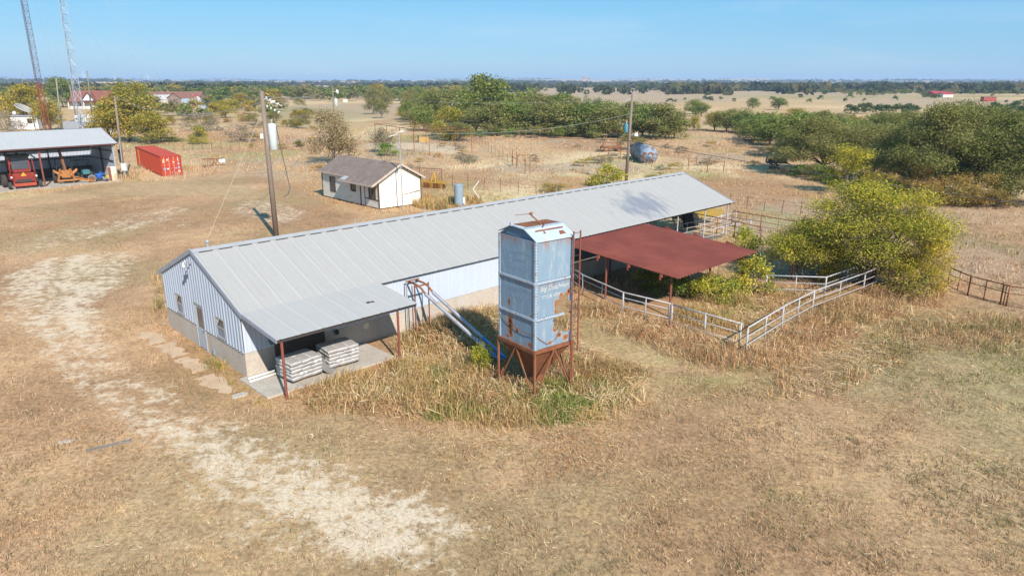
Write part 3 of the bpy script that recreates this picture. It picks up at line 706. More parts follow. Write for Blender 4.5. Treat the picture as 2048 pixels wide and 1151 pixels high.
# roof: gable profile across y with a flat top, ridge along x
yp=[(-.06,Z3-.02),(.68,Z3+.36),(1.48,Z3+.40),(BWy+.06,Z3+.06)]
b=MB()
for i in range(3): b.prism([(-.02,)+yp[i],(-.02,)+yp[i+1],(-.02,yp[i+1][0],yp[i+1][1]+.03),(-.02,yp[i][0],yp[i][1]+.03)],(BWx+.06,0,0))
m_binroof=M('pale_blue_roof_paint',(.44,.51,.60),(.51,.56,.62),2.5,.55,.15,0,(1,1,1),c3=(.50,.42,.34))
br=b.build('roof',m_binroof,binn)
b=MB();b.prism([(.06,0.0,Z3-.02),(.06,.68,Z3+.34),(.06,1.48,Z3+.38),(.06,BWy,Z3+.02)],(.012,0,0));b.build('gable_panel',flat('dark_blue_gable',(.10,.17,.25)),br)
b=MB();b.prism([(.28,.74,Z3+.395),(BWx-.05,.74,Z3+.395),(BWx-.2,1.38,Z3+.425),(.1,1.42,Z3+.425)],(0,0,.03));hl=b.build('hatch',m_rusto,br)
b=MB();b.beam((.05,.68,Z3+.41),(BWx,.68,Z3+.41),.1,.03);b.build('hatch_rail',m_bluel,hl)
for x0,y0,x1,y1 in ((.3,.42,1.75,.5),(1.3,.12,1.62,.30),(.62,.28,.75,.42)):
    zf=lambda y:Z3-.02+(y+.06)/.74*.38+.034
    b=MB();b.prism([(x0,y0,zf(y0)),(x1,y0,zf(y0)),(x1,y1,zf(y1)),(x0+.1,y1,zf(y1))],(0,-.001,.004));b.build('rust_stain',m_rusto,br)
b=MB();b.tube([(.95,.75,Z3+.4),(.95,.95,Z3+.5),(.8,1.2,Z3+.72),(.78,1.22,Z3+.82)],.028);b.tube([(.78,1.22,Z3+.8),(.3,1.6,Z3+.74)],.012);b.lathe([(.03,-.06),(.07,-.03),(.07,.03),(.03,.06)],12,(.78,1.22,Z3+.8));b.tube([(.8,.5,Z3+.43),(1.15,.9,Z3+.46)],.03);b.build('lid_crank',m_rust,br)
b=MB();b.box(-.05,.0,1.42,1.5,Z3+.39,Z3+.52);b.build('roof_bracket',m_bluel,br)
# sill channel, hopper, legs, braces
b=MB()
for p,q in (((-.04,-.04),(-.04,BWy+.04)),((-.04,-.04),(BWx+.04,-.04)),((BWx+.04,-.04),(BWx+.04,BWy+.04)),((-.04,BWy+.04),(BWx+.04,BWy+.04))): b.beam(p+(Z0-.07,),q+(Z0-.07,),.1,.15)
b.build('sill_channel',m_rusto,binn)
b=MB();cxh,cyh=BWx*.45,BWy*.42
top_=[(0,0,Z0-.14),(BWx,0,Z0-.14),(BWx,BWy,Z0-.14),(0,BWy,Z0-.14)];bot_=[(cxh-.2,cyh-.2,.55),(cxh+.2,cyh-.2,.55),(cxh+.2,cyh+.2,.55),(cxh-.2,cyh+.2,.55)]
b.add(top_+bot_,[(0,1,5,4),(1,2,6,5),(2,3,7,6),(3,0,4,7)]);b.box(cxh-.2,cxh+.2,cyh-.2,cyh+.2,.3,.55)
b.build('hopper',m_rusto,binn)
for (x,y) in ((-.04,-.04),(BWx+.04,-.04),(BWx+.04,BWy+.04),(-.04,BWy+.04)):
    b=MB();b.beam((x,y,0),(x,y,Z0),.08,.08);b.build('leg',m_rust,binn)
for p,q in (((-.05,BWy*.5),(-.05,BWy-.05)),((-.05,BWy*.5),(-.05,.05)),((BWx*.5,-.05),(.05,-.05)),((BWx*.5,-.05),(BWx-.05,-.05)),((BWx+.05,BWy*.5),(BWx+.05,BWy)),((BWx+.05,BWy*.5),(BWx+.05,.0)),((BWx*.5,BWy+.05),(0,BWy+.05)),((BWx*.5,BWy+.05),(BWx,BWy+.05))):
    MB().beam(p+(Z0-.14,),q+(.12,),.05,.05).build('brace',m_rust,binn)
# ladder
lr=MB()
for x_ in (-.14,.22): lr.tube([(BWx+x_,-.15,.05 if x_<0 else 1.6),(BWx+x_,-.15,Z3+.2)],.032,6)
la=lr.build('ladder',m_redpost,binn)
b=MB();z=Z0+.2
while z<Z3+.15: b.tube([(BWx-.14,-.15,z),(BWx+.22,-.15,z)],.012,5);z+=.3
b.build('rungs',m_dark,la)
b=MB()
for z in (Z1,Z2,Z3-.1):
    for x_ in (-.14,): b.beam((BWx+x_,-.0,z),(BWx+x_,-.15,z),.04,.04)
b.build('ladder_bracket',m_redpost,la)
# slack chain
b=MB();b.tube([(-.03,BWy-.02,3.0),(-.05,1.5,2.78),(-.05,1.0,2.66),(-.05,.5,2.62),(-.06,0,2.7),(.25,-.06,2.45),(.6,-.06,2.2),(1.0,-.06,2.3),(1.3,-.06,2.72)],.012,5);b.build('chain',m_rust,binn)
# lettering, faded
def text(body,size,loc,rot,mat,parent,shear=0,name='lettering',ext=.002,sx=1):
    cu=bpy.data.curves.new(name,'FONT');cu.body=body;cu.size=size;cu.extrude=ext;cu.shear=shear;cu.align_x='CENTER'
    o=bpy.data.objects.new(name,cu);COL.objects.link(o);o.location=loc;o.rotation_euler=rot;o.parent=parent;cu.materials.append(mat)
    bpy.context.view_layer.update();dg_=bpy.context.evaluated_depsgraph_get();me=bpy.data.meshes.new_from_object(o.evaluated_get(dg_))
    n_=bpy.data.objects.new(name,me);COL.objects.link(n_);n_.location=loc;n_.rotation_euler=rot;n_.parent=parent;bpy.data.objects.remove(o);bpy.data.curves.remove(cu);n_.name=name;return n_
m_let=M('cream_lettering',(.58,.53,.41),(.30,.37,.43),6,.7,0,0,thr=(.45,.62));m_letd=M('ghost_lettering',(.21,.30,.39),(.27,.38,.49),5,.7,0,0,thr=(.45,.65))
rl_rot=(R(90),0,R(-90));rr_rot=(R(90),0,0)
def txL(s,size,y,z,mat,par,sh=0): text(s,size,(-.004,y,z),rl_rot,mat,par,sh)
txL('Big Dutchman',.28,1.1,5.72,m_letd,topp,.2);txL('AUTOMATIC',.18,1.1,5.42,m_letd,topp);txL('STOR VEY',.27,1.1,5.1,m_letd,topp)
txL('Big Dutchman',.29,1.1,4.28,m_letd,midp,.2);txL('STOR VEY',.28,1.1,3.9,m_letd,midp)
text('Big Dutchman',.26,(.97,-.004,4.36),rr_rot,m_let,rp,.25);text('STOR VEY',.21,(.8,-.004,4.04),rr_rot,m_let,rp,0)
# ================================================================ auger between bin and barn
ch=thing('auger_chute','old double feed auger sloping down from the barn wall into weeds','auger',bw(8.5,0),TH)
m_aug=M('worn_grey_red_tube',(.37,.39,.43),(.43,.44,.47),4,.6,.1,0,c3=(.30,.17,.12));m_bl2=M('bright_blue_paint',(.05,.17,.42),(.07,.22,.48),3,.5)
for k,x_ in enumerate((-.22,.22)):
    top=[(x_,-.25,2.62),(x_,-.9,2.6),(x_,-1.25,2.5),(x_,-1.6,2.27)];end=np.array((x_*.8,-6.7,.35));mid=np.array(top[-1])*.3+end*.7
    b=MB();b.tube(top,.05,8);b.build('elbow',m_rust,ch,True)
    b=MB();b.beam(top[-1],mid,.14,.1);b.build('tube',m_aug,ch);b=MB();b.beam(np.array(top[-1])+[.04,0,.045],mid+[.04,0,.045],.025,.03);b.build('edge_rail',m_rust,ch)
    b=MB();b.beam(mid,end,.13,.1);b.build('lower_tube',m_bl2,ch)
b=MB();b.beam((-.42,-.3,2.66),(.4,-.3,2.66),.06,.05);b.beam((-.42,-1.0,2.54),(.4,-1.0,2.54),.06,.06);b.build('crossbar',m_rusto,ch)
for p in ((-.42,-.35),(.0,-.45),(.42,-1.0),(-.42,-1.0)):
    MB().beam((p[0],p[1],0),(p[0],p[1],2.62),.045,.045).build('leg',m_redpost if p[1]<-.9 else m_galv,ch)
# ================================================================ red roofed shelter
m_redroof=panel_metal('red_roof_sheet',(.235,.054,.034),(.30,.082,.052),(.10,.026,.019),0,.3,.9,.75,.55,stripew=.16)  # dark valley stripes: rib shading painted into the red
rs=thing('red_shelter','open shelter with dark red ribbed roof sloping away from the barn','shelter',bw(19.2,0),TH)
rw,rn0,rn1=8.5,-.45,-8.55;zq=lambda y:2.78+(y+.45)*.066
b=MB();b.ribs((0,rn1,zq(rn1)+.02),(1,0,0),(0,rn0-rn1,zq(rn0)-zq(rn1)),(0,-.06,1),rw,.3,.055,.09);rr_=b.build('roof',m_redroof,rs)
for y_ in (-2.2,-4.3,-6.6): MB().prism([(rw,y_-.5,zq(y_)+.03),(rw+.02,y_+.25,zq(y_)+.03),(rw+.05,y_+.2,zq(y_)+.24)],(.012,0,0)).build('bent_edge_flap',m_redroof,rr_)
for k,y_ in enumerate((-1.2,-3.3,-5.4,-7.5)):
    MB().box(-.12,rw,y_-.05,y_+.05,zq(y_)-.16,zq(y_)-.0).build('purlin',m_redpost,rs)
    MB().box(-.14,-.1,y_-.04,y_+.04,zq(y_)-.3,zq(y_)-.1).build('bracket',m_redroof,rs)
for x_,y_ in ((.35,-7.9),(4.2,-7.9),(8.1,-7.9),(.35,-3.6),(8.1,-3.6),(4.2,-.9)):
    MB().tube([(x_,y_,0),(x_,y_,zq(y_)-.02)],.06,8).build('post',m_redpost,rs)
# ================================================================ pipe fences
def pipe_fence(pts,label,heights,mat,h=1.25,r=.038,pr=.045,n_between=1,first=True,group=None,name='pipe_fence'):
    o=pts[0];f=thing(name,label,'fence',tuple(o),0,group)
    P=[np.array(p)-np.array(o) for p in pts]
    for i,z in enumerate(heights):
        b=MB();b.tube([p+np.array([0,0,z]) for p in P],r if i==0 else r*.6,7);b.build('rail',mat,f,True)
    for i,p in enumerate(P):
        MB().tube([p,p+np.array([0,0,h])],pr,7).build('post',mat,f,True)
        if i+1<len(P):
            for k in range(1,n_between+1):
                q=p+(P[i+1]-p)*k/(n_between+1)
                MB().tube([q,q+np.array([0,0,h-.04])],pr*.6,6).build('post',mat,f,True)
    return f
pipe_fence([at(1120,556),at(1165,590),at(1245,628),at(1337,652)],'white painted pipe fence with double top rail under the red roof edge',(1.22,.92,.45),m_whitepipe)
pipe_fence([at(1342,654),at(1408,674),at(1478,695)],'white pipe fence sagging through dry grass towards the pen corner',(1.2,.75,.3),m_whitepipe,n_between=0)
pipe_fence([at(1491,708),at(1562,662),at(1623,628),at(1725,588),at(1775,566)],'white pipe fence running uphill from the pen corner post to the yellow bush',(1.3,.85,.45),m_whitepipe,h=1.3)
pipe_fence([at(1530,590),at(1648,594),at(1730,563),at(1765,552)],'white pipe fence behind the weedy pen in front of the green brush',(1.2,.8,.4),m_whitepipe)
pipe_fence([at(1895,572),at(1935,590),at(2000,608),at(2012,612),at(2090,622)],'rusty brown pipe fence with gate at the edge of the red pasture',(1.15,.75,.05),m_rust)
# cattle pens behind the barn end
def gl(px,py): return at(px,py)
pipe_fence([gl(1463,452),gl(1520,462),gl(1590,475),gl(1660,490)],'rusty pipe fence running right from the barn end',(1.3,.8,.4),m_rust)
pipe_fence([gl(1372,455),gl(1433,468),gl(1468,475),gl(1520,490)],'rusty working pen rails beside the barn end posts',(1.35,.9,.45),m_rust)
pipe_fence([gl(1345,478),gl(1400,468),gl(1440,458),gl(1470,450)],'white topped pen rail slanting past the barn end posts',(1.1,.7,.35),m_whitepipe)
pipe_fence([gl(1405,485),gl(1445,475),gl(1500,462)],'low white rail lying across the pen weeds',(.9,.4),m_whitepipe,h=.92)
pipe_fence([gl(1330,440),gl(1362,446),gl(1395,447)],'dark bent pipe hoop rails before the yellow machine',(1.5,.9),m_dark,h=1.5)
# ================================================================ SMALL HOUSE
HT=R(42.5);HO=at(759.6,419.2)
house=thing('small_house','small cream board-sided house with brown shingle roof','house',HO,HT)
# local x along the gable end (to the back right), y along the front wall (to the back left)
HW,HL,HE,HR=4.85,11.15,2.8,4.12
m_cream=M('cream_siding',(.80,.73,.60),(.74,.67,.55),1.2,.8,0,0,(1,1,3),c3=None)
m_creamf=M('weathered_siding',(.70,.64,.54),(.62,.57,.48),1.2,.8,0,0,(1,1,4),c3=(.50,.45,.38))
def shingle(name,c1,c2,c3):
    m,nt=newmat(name);t=NT(nt);bt=t.n('ShaderNodeTexBrick');bt.offset=.5
    t.l(t.vec((1,1,1)),bt.inputs['Vector']);bt.inputs['Scale'].default_value=1.;bt.inputs['Brick Width'].default_value=.3;bt.inputs['Row Height'].default_value=.15;bt.inputs['Mortar Size'].default_value=.008
    bt.inputs['Color1'].default_value=(*c1,1);bt.inputs['Color2'].default_value=(*c2,1);bt.inputs['Mortar'].default_value=(*c3,1)
    col=t.mix(.6,bt.outputs['Color'],t.ramp(t.noise(.8,5,.6,t.vec((1,1,1))),[(.3,(.7,.7,.7)),(.7,(1.15,1.1,1.05))]),'MULTIPLY')
    t.out(col,.9,0);return m
m_sh=shingle('brown_shingles',(.20,.145,.115),(.265,.20,.165),(.13,.095,.08))
sl_h=(HR-HE)/(HW/2)
def lap(b,p0,p1,z0,z1f,out,pitch=.19,holes=()):
    """lap siding along p0->p1 built board by board, with the openings left out"""
    p0=np.array(p0,float);p1=np.array(p1,float);L=np.linalg.norm(p1-p0);d=(p1-p0)/L;out=np.array(out,float)
    z=z0
    while z<z1f('max'):
        zt=min(z+pitch,z1f('max'))
        spans=[z1f((z+zt)/2)]
        for (h0,h1,hz0,hz1) in holes:
            if zt>hz0+.02 and z<hz1-.02:
                ns=[]
                for a_,b_ in spans:
                    if h0>a_: ns.append((a_,min(b_,h0)))
                    if h1<b_: ns.append((max(a_,h1),b_))
                spans=[q for q in ns if q[1]-q[0]>.01]
        for a_,b_ in spans:
            P=p0+d*a_;Q=p0+d*b_
            b.prism([P+out*.025+[0,0,z],P+out*.008+[0,0,zt],P-out*.05+[0,0,zt],P-out*.05+[0,0,z]],Q-P)
        z+=pitch
# gable end facing the barn: plane y=0
def gspan(z):
    if z=='max':return HR-.1
    if z<HE:return (0,HW)
    q=(z-HE)/sl_h;return (q,HW-q)
b=MB();lap(b,(0,0,0),(HW,0,0),.12,gspan,(0,-1,0));b.build('gable_wall',m_cream,house)
fh=[(.55,1.85,.95,2.4),(2.55,3.45,.12,2.25),(4.3,5.3,1.35,2.2),(8.4,9.6,.75,2.35)]
fspan=lambda z:HE-.02 if z=='max' else (0,HL)
b=MB();lap(b,(0,0,0),(0,HL,0),.12,fspan,(-1,0,0),.16,fh);b.build('front_wall',m_creamf,house)
b=MB();lap(b,(HW,0,0),(HW,HL,0),.12,fspan,(1,0,0));lap(b,(0,HL,0),(HW,HL,0),.12,gspan,(0,1,0));b.build('back_wall',m_creamf,house)
MB().box(.08,HW-.08,.08,HL-.08,-.1,.12).build('floor',m_dark,house)
m_browntrim=M('brown_trim',(.115,.075,.055),(.09,.06,.045),4,.7);m_tantrim=M('faded_tan_fascia',(.52,.41,.33),(.44,.35,.28),2,.75,0,0,c3=(.36,.28,.23))
for k,(y0,y1,z0,z1) in enumerate(fh):
    if k==1:
        MB().box(-.0,.05,y0+.08,y1-.06,.14,z1-.06).build('front_door',M('white_door',(.66,.66,.68),(.6,.6,.62),2,.5),house)
        b=MB();b.box(-.05,.06,y0,y0+.08,.12,z1);b.box(-.05,.06,y1-.14,y1,.12,z1);b.box(-.05,.06,y0+.08,y1-.14,z1-.08,z1);b.build('door_frame',m_browntrim,house);continue
    b=MB()
    for q in ((y0,y0+.09,z0,z1),(y1-.09,y1,z0,z1)): b.box(-.05,.05,*q)
    b.box(-.05,.05,y0+.09,y1-.09,z1-.09,z1);b.box(-.06,.05,y0+.09,y1-.09,z0,z0+.09)
    if k in (0,): b.box(-.045,.045,(y0+y1)/2-.05,(y0+y1)/2+.05,z0+.09,z1-.09)
    b.box(-.04,.04,y0+.09,y1-.09,(z0+z1)/2-.03,(z0+z1)/2+.03)
    wf=b.build('window',m_browntrim,house);MB().box(.0,.02,y0+.09,y1-.09,z0+.09,z1-.09).build('pane',m_glass,wf)
b=MB();b.box(-.055,-.03,0,2.5,.82,.92);b.build('trim_board',m_browntrim,house)
b=MB()
for (x,y) in ((-.04,-.04),(HW+.04,-.04),(-.04,HL+.04)): b.box(x-.05,x+.05,y-.05,y+.05,.1,HE-.05)
b.build('corner_board',m_browntrim,house)
MB().box(HW/2-.42,HW/2-.1,-.04,-.028,HR-.75,HR-.38).build('gable_vent',flat('blue_grey_louvre',(.24,.33,.38)),house)
b=MB();b.prism([(HW/2+.1,-.04,1.18),(HW/2+.9,-.04,1.22),(HW-.5,-.04,1.33),(HW-.1,-.04,1.36),(HW-.1,-.04,1.45),(HW-.55,-.04,1.4),(HW/2+.9,-.04,1.26),(HW/2+.1,-.04,1.2)],(0,-.01,0));b.build('crack',flat('dark_gap',(.12,.085,.06)),house)
# roof: y from -.35 to HL+.35 ; front overhang .95 for y<6.1, .3 beyond
def rz(x): return HR-abs(x-HW/2)*sl_h+.06
b=MB();th=.09
b.prism([(HW/2,-.38,rz(HW/2)),(-.98,-.38,rz(-.98)),(-.98,-.38,rz(-.98)+th),(HW/2,-.38,rz(HW/2)+th)],(0,6.5,0))
b.prism([(HW/2,6.12,rz(HW/2)),(-.32,6.12,rz(-.32)),(-.32,6.12,rz(-.32)+th),(HW/2,6.12,rz(HW/2)+th)],(0,HL-6.12+.4,0))
b.prism([(HW/2,-.38,rz(HW/2)),(HW+.4,-.38,rz(HW+.4)),(HW+.4,-.38,rz(HW+.4)+th),(HW/2,-.38,rz(HW/2)+th)],(0,HL+.78,0))
hr=b.build('roof',m_sh,house)
b=MB()
for x1 in (-.98,HW+.4): b.beam((HW/2,-.41,rz(HW/2)+.03),(x1,-.41,rz(x1)+.03),.05,.19)
b.beam((-1.0,-.38,rz(-.98)+.03),(-1.0,6.12,rz(-.98)+.03),.04,.15);b.beam((-.34,6.14,rz(-.32)+.03),(-.34,HL+.4,rz(-.32)+.03),.04,.15)
b.build('fascia',m_tantrim,house)
MB().prism([(-.9,4.9,rz(-.9)+th+.012),(-.35,4.9,rz(-.35)+th+.012),(-.35,5.8,rz(-.35)+th+.012),(-.9,5.8,rz(-.9)+th+.012)],(0,0,.01)).build('roof_patch',M('tin_patch',(.42,.41,.40),(.36,.35,.34),3,.5),hr)
MB().lathe([(.05,0),(.05,.25)],8,(HW/2+.6,4.2,rz(HW/2+.6))).build('vent_pipe',m_white,hr)
HBLOCK.append([tuple((HO+np.array([cos(HT)*x-sin(HT)*y,sin(HT)*x+cos(HT)*y,0]))[:2]) for x,y in ((-.05,-.05),(HW,-.05),(HW,HL),(-.05,HL))])
# mast with bracket arm beside the house
mp_=at(806,420);ms=thing('service_mast','thin grey service mast standing against the house gable','mast',mp_)
mh=float(atY(801,264,mp_[1])[2])
MB().tube([(0,0,0),(-.05,0,mh)],[.06,.045],8).build('pole',m_galv,ms)
b=MB();b.tube([(-.05,0,mh),(-.35,.1,mh-.25),(-1.1,.3,mh-.45)],.045,6);b.tube([(-.05,0,mh),(.4,0,mh+.08)],.06,6);b.build('conductor_arm',m_white,ms)
# ================================================================ SHIPPING CONTAINER
c0=np.array([-45.8,92.2,0.]);tgt=np.array([-53.9,101.6]);ca_=math.atan2(tgt[1]-c0[1],tgt[0]-c0[0])
ct=thing('shipping_container','bright red shipping container sitting in tall dry grass','container',c0,ca_-math.pi/2)
ct.rotation_euler=(R(2.3),0,ca_-math.pi/2)
# local y along the length, x to the right (door face at y=0)
CW,CLn,CH=2.44,12.1,2.59
m_cred=M('container_red',(.52,.07,.03),(.44,.06,.028),2,.6,0,0,(1,1,.5),c3=(.36,.075,.04),fine=.3);m_cdk=flat('container_dark_red',(.38,.05,.024))
b=MB();b.ribs((0,.1,.15),(0,1,0),(0,0,CH-.27),(-1,0,0),CLn-.2,.28,.035,.1);b.ribs((CW,CLn-.1,.15),(0,-1,0),(0,0,CH-.27),(1,0,0),CLn-.2,.28,.035,.1)
b.ribs((CW-.1,CLn-.02,.15),(-1,0,0),(0,0,CH-.27),(0,1,0),CW-.2,.28,.03,.1);b.build('side_wall',m_cred,ct)
b=MB();b.ribs((.05,.05,CH-.03),(0,1,0),(CW-.1,0,0),(0,0,1),CLn-.1,.4,.02,.14);b.build('roof',m_cred,ct)
b=MB()
for x in (0,CW):
    for y in (0,CLn): b.box(x-.06,x+.06,y-.06,y+.06,0,CH)
    b.box(x-.05,x+.05,.06,CLn-.06,0,.14);b.box(x-.05,x+.05,.06,CLn-.06,CH-.11,CH)
for y in (0,CLn): b.box(.06,CW-.06,y-.05,y+.05,0,.14);b.box(.06,CW-.06,y-.05,y+.05,CH-.12,CH)
b.build('frame',m_cdk,ct)
m_bar=M('pale_lock_bar',(.62,.55,.50),(.5,.42,.38),4,.5);m_plate=flat('grey_blue_plate',(.30,.29,.38));m_yl=flat('yellow_mark',(.75,.42,.05));m_pl=flat('pale_mark',(.75,.68,.6))
for k,(x0,x1) in enumerate(((.07,CW/2-.01),(CW/2+.01,CW-.07))):
    b=MB();b.ribs((x0,-.01,.15),(0,0,1),(x1-x0,0,0),(0,-1,0),CH-.28,.48,-.03,.09);dr=b.build('cargo_door',m_cred,ct)
    for f in (.26,.76):
        x=x0+(x1-x0)*f;MB().tube([(x,-.07,.1),(x,-.07,CH-.08)],.022,6).build('lock_bar',m_bar,dr)
    def plate(x,z,w_,h_,mt,n='decal'): MB().box(x,x+w_,-.03,-.022,z,z+h_).build(n,mt,dr)
    if k==0:
        plate(.16,1.98,.28,.2,m_yl);plate(.18,1.78,.22,.17,m_pl);plate(.66,2.0,.2,.2,m_pl);plate(.2,.8,.3,.28,m_plate);plate(.64,.85,.24,.16,m_pl)
    else:
        plate(2.02,1.95,.1,.34,m_pl);plate(1.98,1.42,.26,.26,m_plate);plate(1.98,.92,.26,.26,m_plate);plate(1.66,.86,.2,.22,m_plate);plate(1.98,.45,.26,.2,m_pl);plate(1.36,1.72,.3,.09,m_pl)
MB().box(-.075,-.06,CLn-1.75,CLn-1.3,.2,CH-.25).build('yellow_stripe',m_yl,ct)
# ================================================================ MACHINE SHED
ST=R(48);SO=np.array([-49.75,88.6,0.])
shed=thing('machine_shed','open fronted grey tin machine shed sheltering farm machines','shed',SO,ST)
# local x along the front (towards right end = 0, going to -x), y to the back
SL,SD,SE,SRz=40.,8.6,4.7,6.25
m_shr=panel_metal('shed_roof_sheet',(.36,.355,.35),(.42,.41,.40),(.46,.455,.45),0,.915,.35,.4,.55)
m_shw=panel_metal('shed_wall_sheet',(.46,.50,.56),(.38,.42,.48),(.56,.60,.65),0,.6,.35,.3,.5)
b=MB();b.ribs((-SL,-.55,SE-.12),(1,0,0),(0,4.75,SRz-SE+.12),(0,-.3,.95),SL+.5,.305,.022,.045);b.ribs((.5,SD+.4,SE-.1),(-1,0,0),(0,-4.2,SRz-SE+.1),(0,.3,.95),SL+.5,.305,.022,.045);sr=b.build('roof',m_shr,shed)
b=MB();b.box(-SL,.45,-.5,-.42,SE-.26,SE-.14);b.beam((.46,-.5,SE-.16),(.46,4.2,SRz-.05),.06,.18);b.beam((.46,SD+.3,SE-.16),(.46,4.2,SRz-.05),.06,.18);b.build('eave_trim',M('rust_red_trim',(.17,.06,.045),(.13,.05,.04),4,.7),shed)
b=MB();b.ribs((0,SD,1.25),(-1,0,0),(0,0,SE-1.25),(0,-1,0),SL,.4,.03,.08);b.build('back_wall',m_shw,shed)
b=MB()
hs_=lambda y:SE-.12+(SRz-SE)*(1-abs(y-4.2)/4.6)
n_=26
for i in range(n_):
    ya,yb=.3+i*(SD-.3)/n_,.3+(i+1)*(SD-.3)/n_;o=.03 if i%2 else 0
    b.quad((o,ya,.3),(.03-o,yb,.3),(.03-o,yb,hs_(yb)),(o,ya,hs_(ya)))
b.build('end_wall',m_shw,shed)
b=MB();b.box(-SL,-.05,SD-.18,SD-.02,0,1.25);b.build('stem_wall',M('dark_old_boards',(.10,.085,.075),(.14,.12,.10),2,.9),shed)
b=MB()
for z in (2.4,3.6): b.box(-SL,-.1,SD-.16,SD-.08,z-.05,z+.05);b.box(-.12,-.03,.3,SD-.2,z-.05,z+.05)
for x in (-4.9,-9.5,-14): b.box(x-.07,x+.07,SD-.22,SD-.1,0,SE)
b.box(-.2,-.06,4.1,4.24,0,SRz-.2)
b.build('wall_girts',m_dark,shed)
for x in (-8.0,-16.,-24.): MB().tube([(x,0,0),(x,0,SE-.2)],.1,10).build('post',m_redpost,shed)
b=MB();b.box(-.14,.06,-.1,.1,0,SE-.2);b.build('end_post',m_galv,shed)
b=MB()
for x in (-8.,-16.): b.beam((x,0,SE-.28),(x,SD,SE-.28),.12,.2);b.beam((x,0,SE-.2),(x,4.2,SRz-.15),.1,.15);b.beam((x,SD,SE-.2),(x,4.2,SRz-.15),.1,.15)
b.beam((-SL,0,SE-.3),(.3,0,SE-.3),.12,.2);b.build('truss',m_dark,shed)
s=MB();s.box(-SL,.1,-1.4,SD,-.04,.05);so_=s.build('shed_floor',m_slab,None,loc=tuple(SO),rotz=ST);so_['kind']='structure'
def sw(x,y,z=0.): return SO+np.array([cos(ST)*x-sin(ST)*y,sin(ST)*x+cos(ST)*y,z])
HBLOCK.append([tuple(sw(x,y)[:2]) for x,y in ((-45,-1.3),(.2,-1.3),(.2,SD+.2),(-45,SD+.2))])
# ---- windrower seen from behind
m_wr=M('machine_red',(.27,.035,.025),(.20,.03,.022),2,.5,0,0,c3=(.28,.06,.04));m_wrl=M('red_painted_sunlit',(.42,.075,.04),(.36,.065,.035),2,.5);m_grn=flat('dark_green_roof',(.045,.085,.05));m_tire=flat('dusty_tyre',(.055,.05,.045),.9);m_org=M('loader_orange',(.42,.17,.04),(.30,.12,.04),2.5,.6,0,0,c3=(.34,.16,.07))
wp=at(48,374);wr=thing('hay_windrower','red hay machine with cab seen from behind in the shed','farm machine',sw(-9.9,.1,.05),ST-R(3))
b=MB();b.box(-1.05,1.05,.15,.3,.75,1.75);b.box(-1.05,1.05,.3,3.0,.8,1.5);b.box(-1.1,-.95,0,.4,.35,1.6);b.box(.95,1.1,0,.4,.35,1.6);b.build('rear_body',m_wr,wr,bevel=.03)
b=MB();b.box(-1.1,1.1,-.15,.15,.28,.62);b.build('rear_bumper',m_wrl,wr,bevel=.02)  # brighter copy of the machine red, sunlight put into the colour
b=MB();b.box(-.75,.75,.1,.14,.72,1.05);b.build('radiator_grille',m_dark,wr)
b=MB();b.box(-.85,.85,.35,2.2,1.8,2.05);b.build('engine_hood',m_wr,wr,bevel=.04)
b=MB();b.prism([(-1.0,1.0,2.0),(1.0,1.0,2.0),(.95,1.1,3.5),(-.95,1.1,3.5)],(0,1.7,0));cb=b.build('cab',m_wr,wr)
b=MB();b.prism([(-.82,.99,2.15),(.82,.99,2.15),(.8,1.09,3.42),(-.8,1.09,3.42)],(0,-.02,0));b.build('rear_window',m_glass,cb)
b=MB();b.box(-1.1,1.1,.9,2.9,3.5,3.72);b.box(-.15,.15,1.5,1.8,3.72,3.95);b.build('cab_roof',m_grn,wr,bevel=.05)
b=MB();b.prism([(-.28,.13,1.42),(.28,.13,1.42),(0,.13,1.85)],(0,-.02,0));b.build('slow_sign',flat('orange_triangle',(.75,.36,.04)),wr)
for s in (-1,1):
    b=MB();b.beam((s*1.15,.2,2.2),(s*1.3,.5,1.0),.12,.12);b.beam((s*1.12,.4,3.2),(s*1.2,.3,2.2),.1,.1);b.build('side_frame',m_wr,wr)
    b=MB();b.wheel((s*1.5,.1,.42),(1,0,0),.42,.32);b.build('rear_wheel',m_tire,wr)
    b=MB();b.wheel((s*1.55,2.6,.75),(1,0,0),.75,.5);b.build('front_wheel',m_tire,wr)
    MB().box(s*1.22-.08,s*1.22+.08,-.02,.04,1.25,1.45).build('tail_light',m_white,wr)
# ---- old loader tractor, orange
ld=thing('loader_tractor','rusty orange loader tractor with raised bar, parked in shed behind the post','tractor',sw(-5.4,.8,.05),ST-R(12))
b=MB();b.box(-.35,.35,.2,2.8,.75,1.35);b.box(-.45,.45,.0,.5,.7,1.6);b.build('body',m_org,ld,bevel=.04)
b=MB();b.beam((-.9,.1,.35),(-.5,.4,1.75),.12,.2);b.beam((.9,.1,.35),(.5,.4,1.75),.12,.2);b.box(-1.0,1.0,.0,.12,.3,.5);b.prism([(-1.3,.2,1.55),(-.4,.2,.8),(-.35,.3,1.1),(-1.2,.3,1.75)],(0,.06,0));b.prism([(1.3,.2,1.55),(.4,.2,.8),(.35,.3,1.1),(1.2,.3,1.75)],(0,.06,0));b.build('loader_frame',m_org,ld)
b=MB();b.beam((.0,.3,1.6),(-.25,.9,4.0),.22,.28);b.build('boom',M('rust_brown',(.25,.11,.05),(.18,.08,.04),3,.8),ld)
b=MB();b.tube([(-.8,1.2,1.5),(-.8,1.3,2.9),(.8,1.3,2.9),(.8,1.2,1.5)],.04);b.tube([(-.8,2.4,1.5),(-.8,2.2,2.9)],.04);b.tube([(.8,1.3,2.6),(1.8,1.3,2.7)],.03);b.build('roll_cage',m_dark,ld)
b=MB();b.beam((.9,.1,.5),(2.9,-.5,.12),.14,.16);b.beam((.9,.0,.8),(2.6,-.45,.2),.1,.1);b.build('draw_bar',m_org,ld)
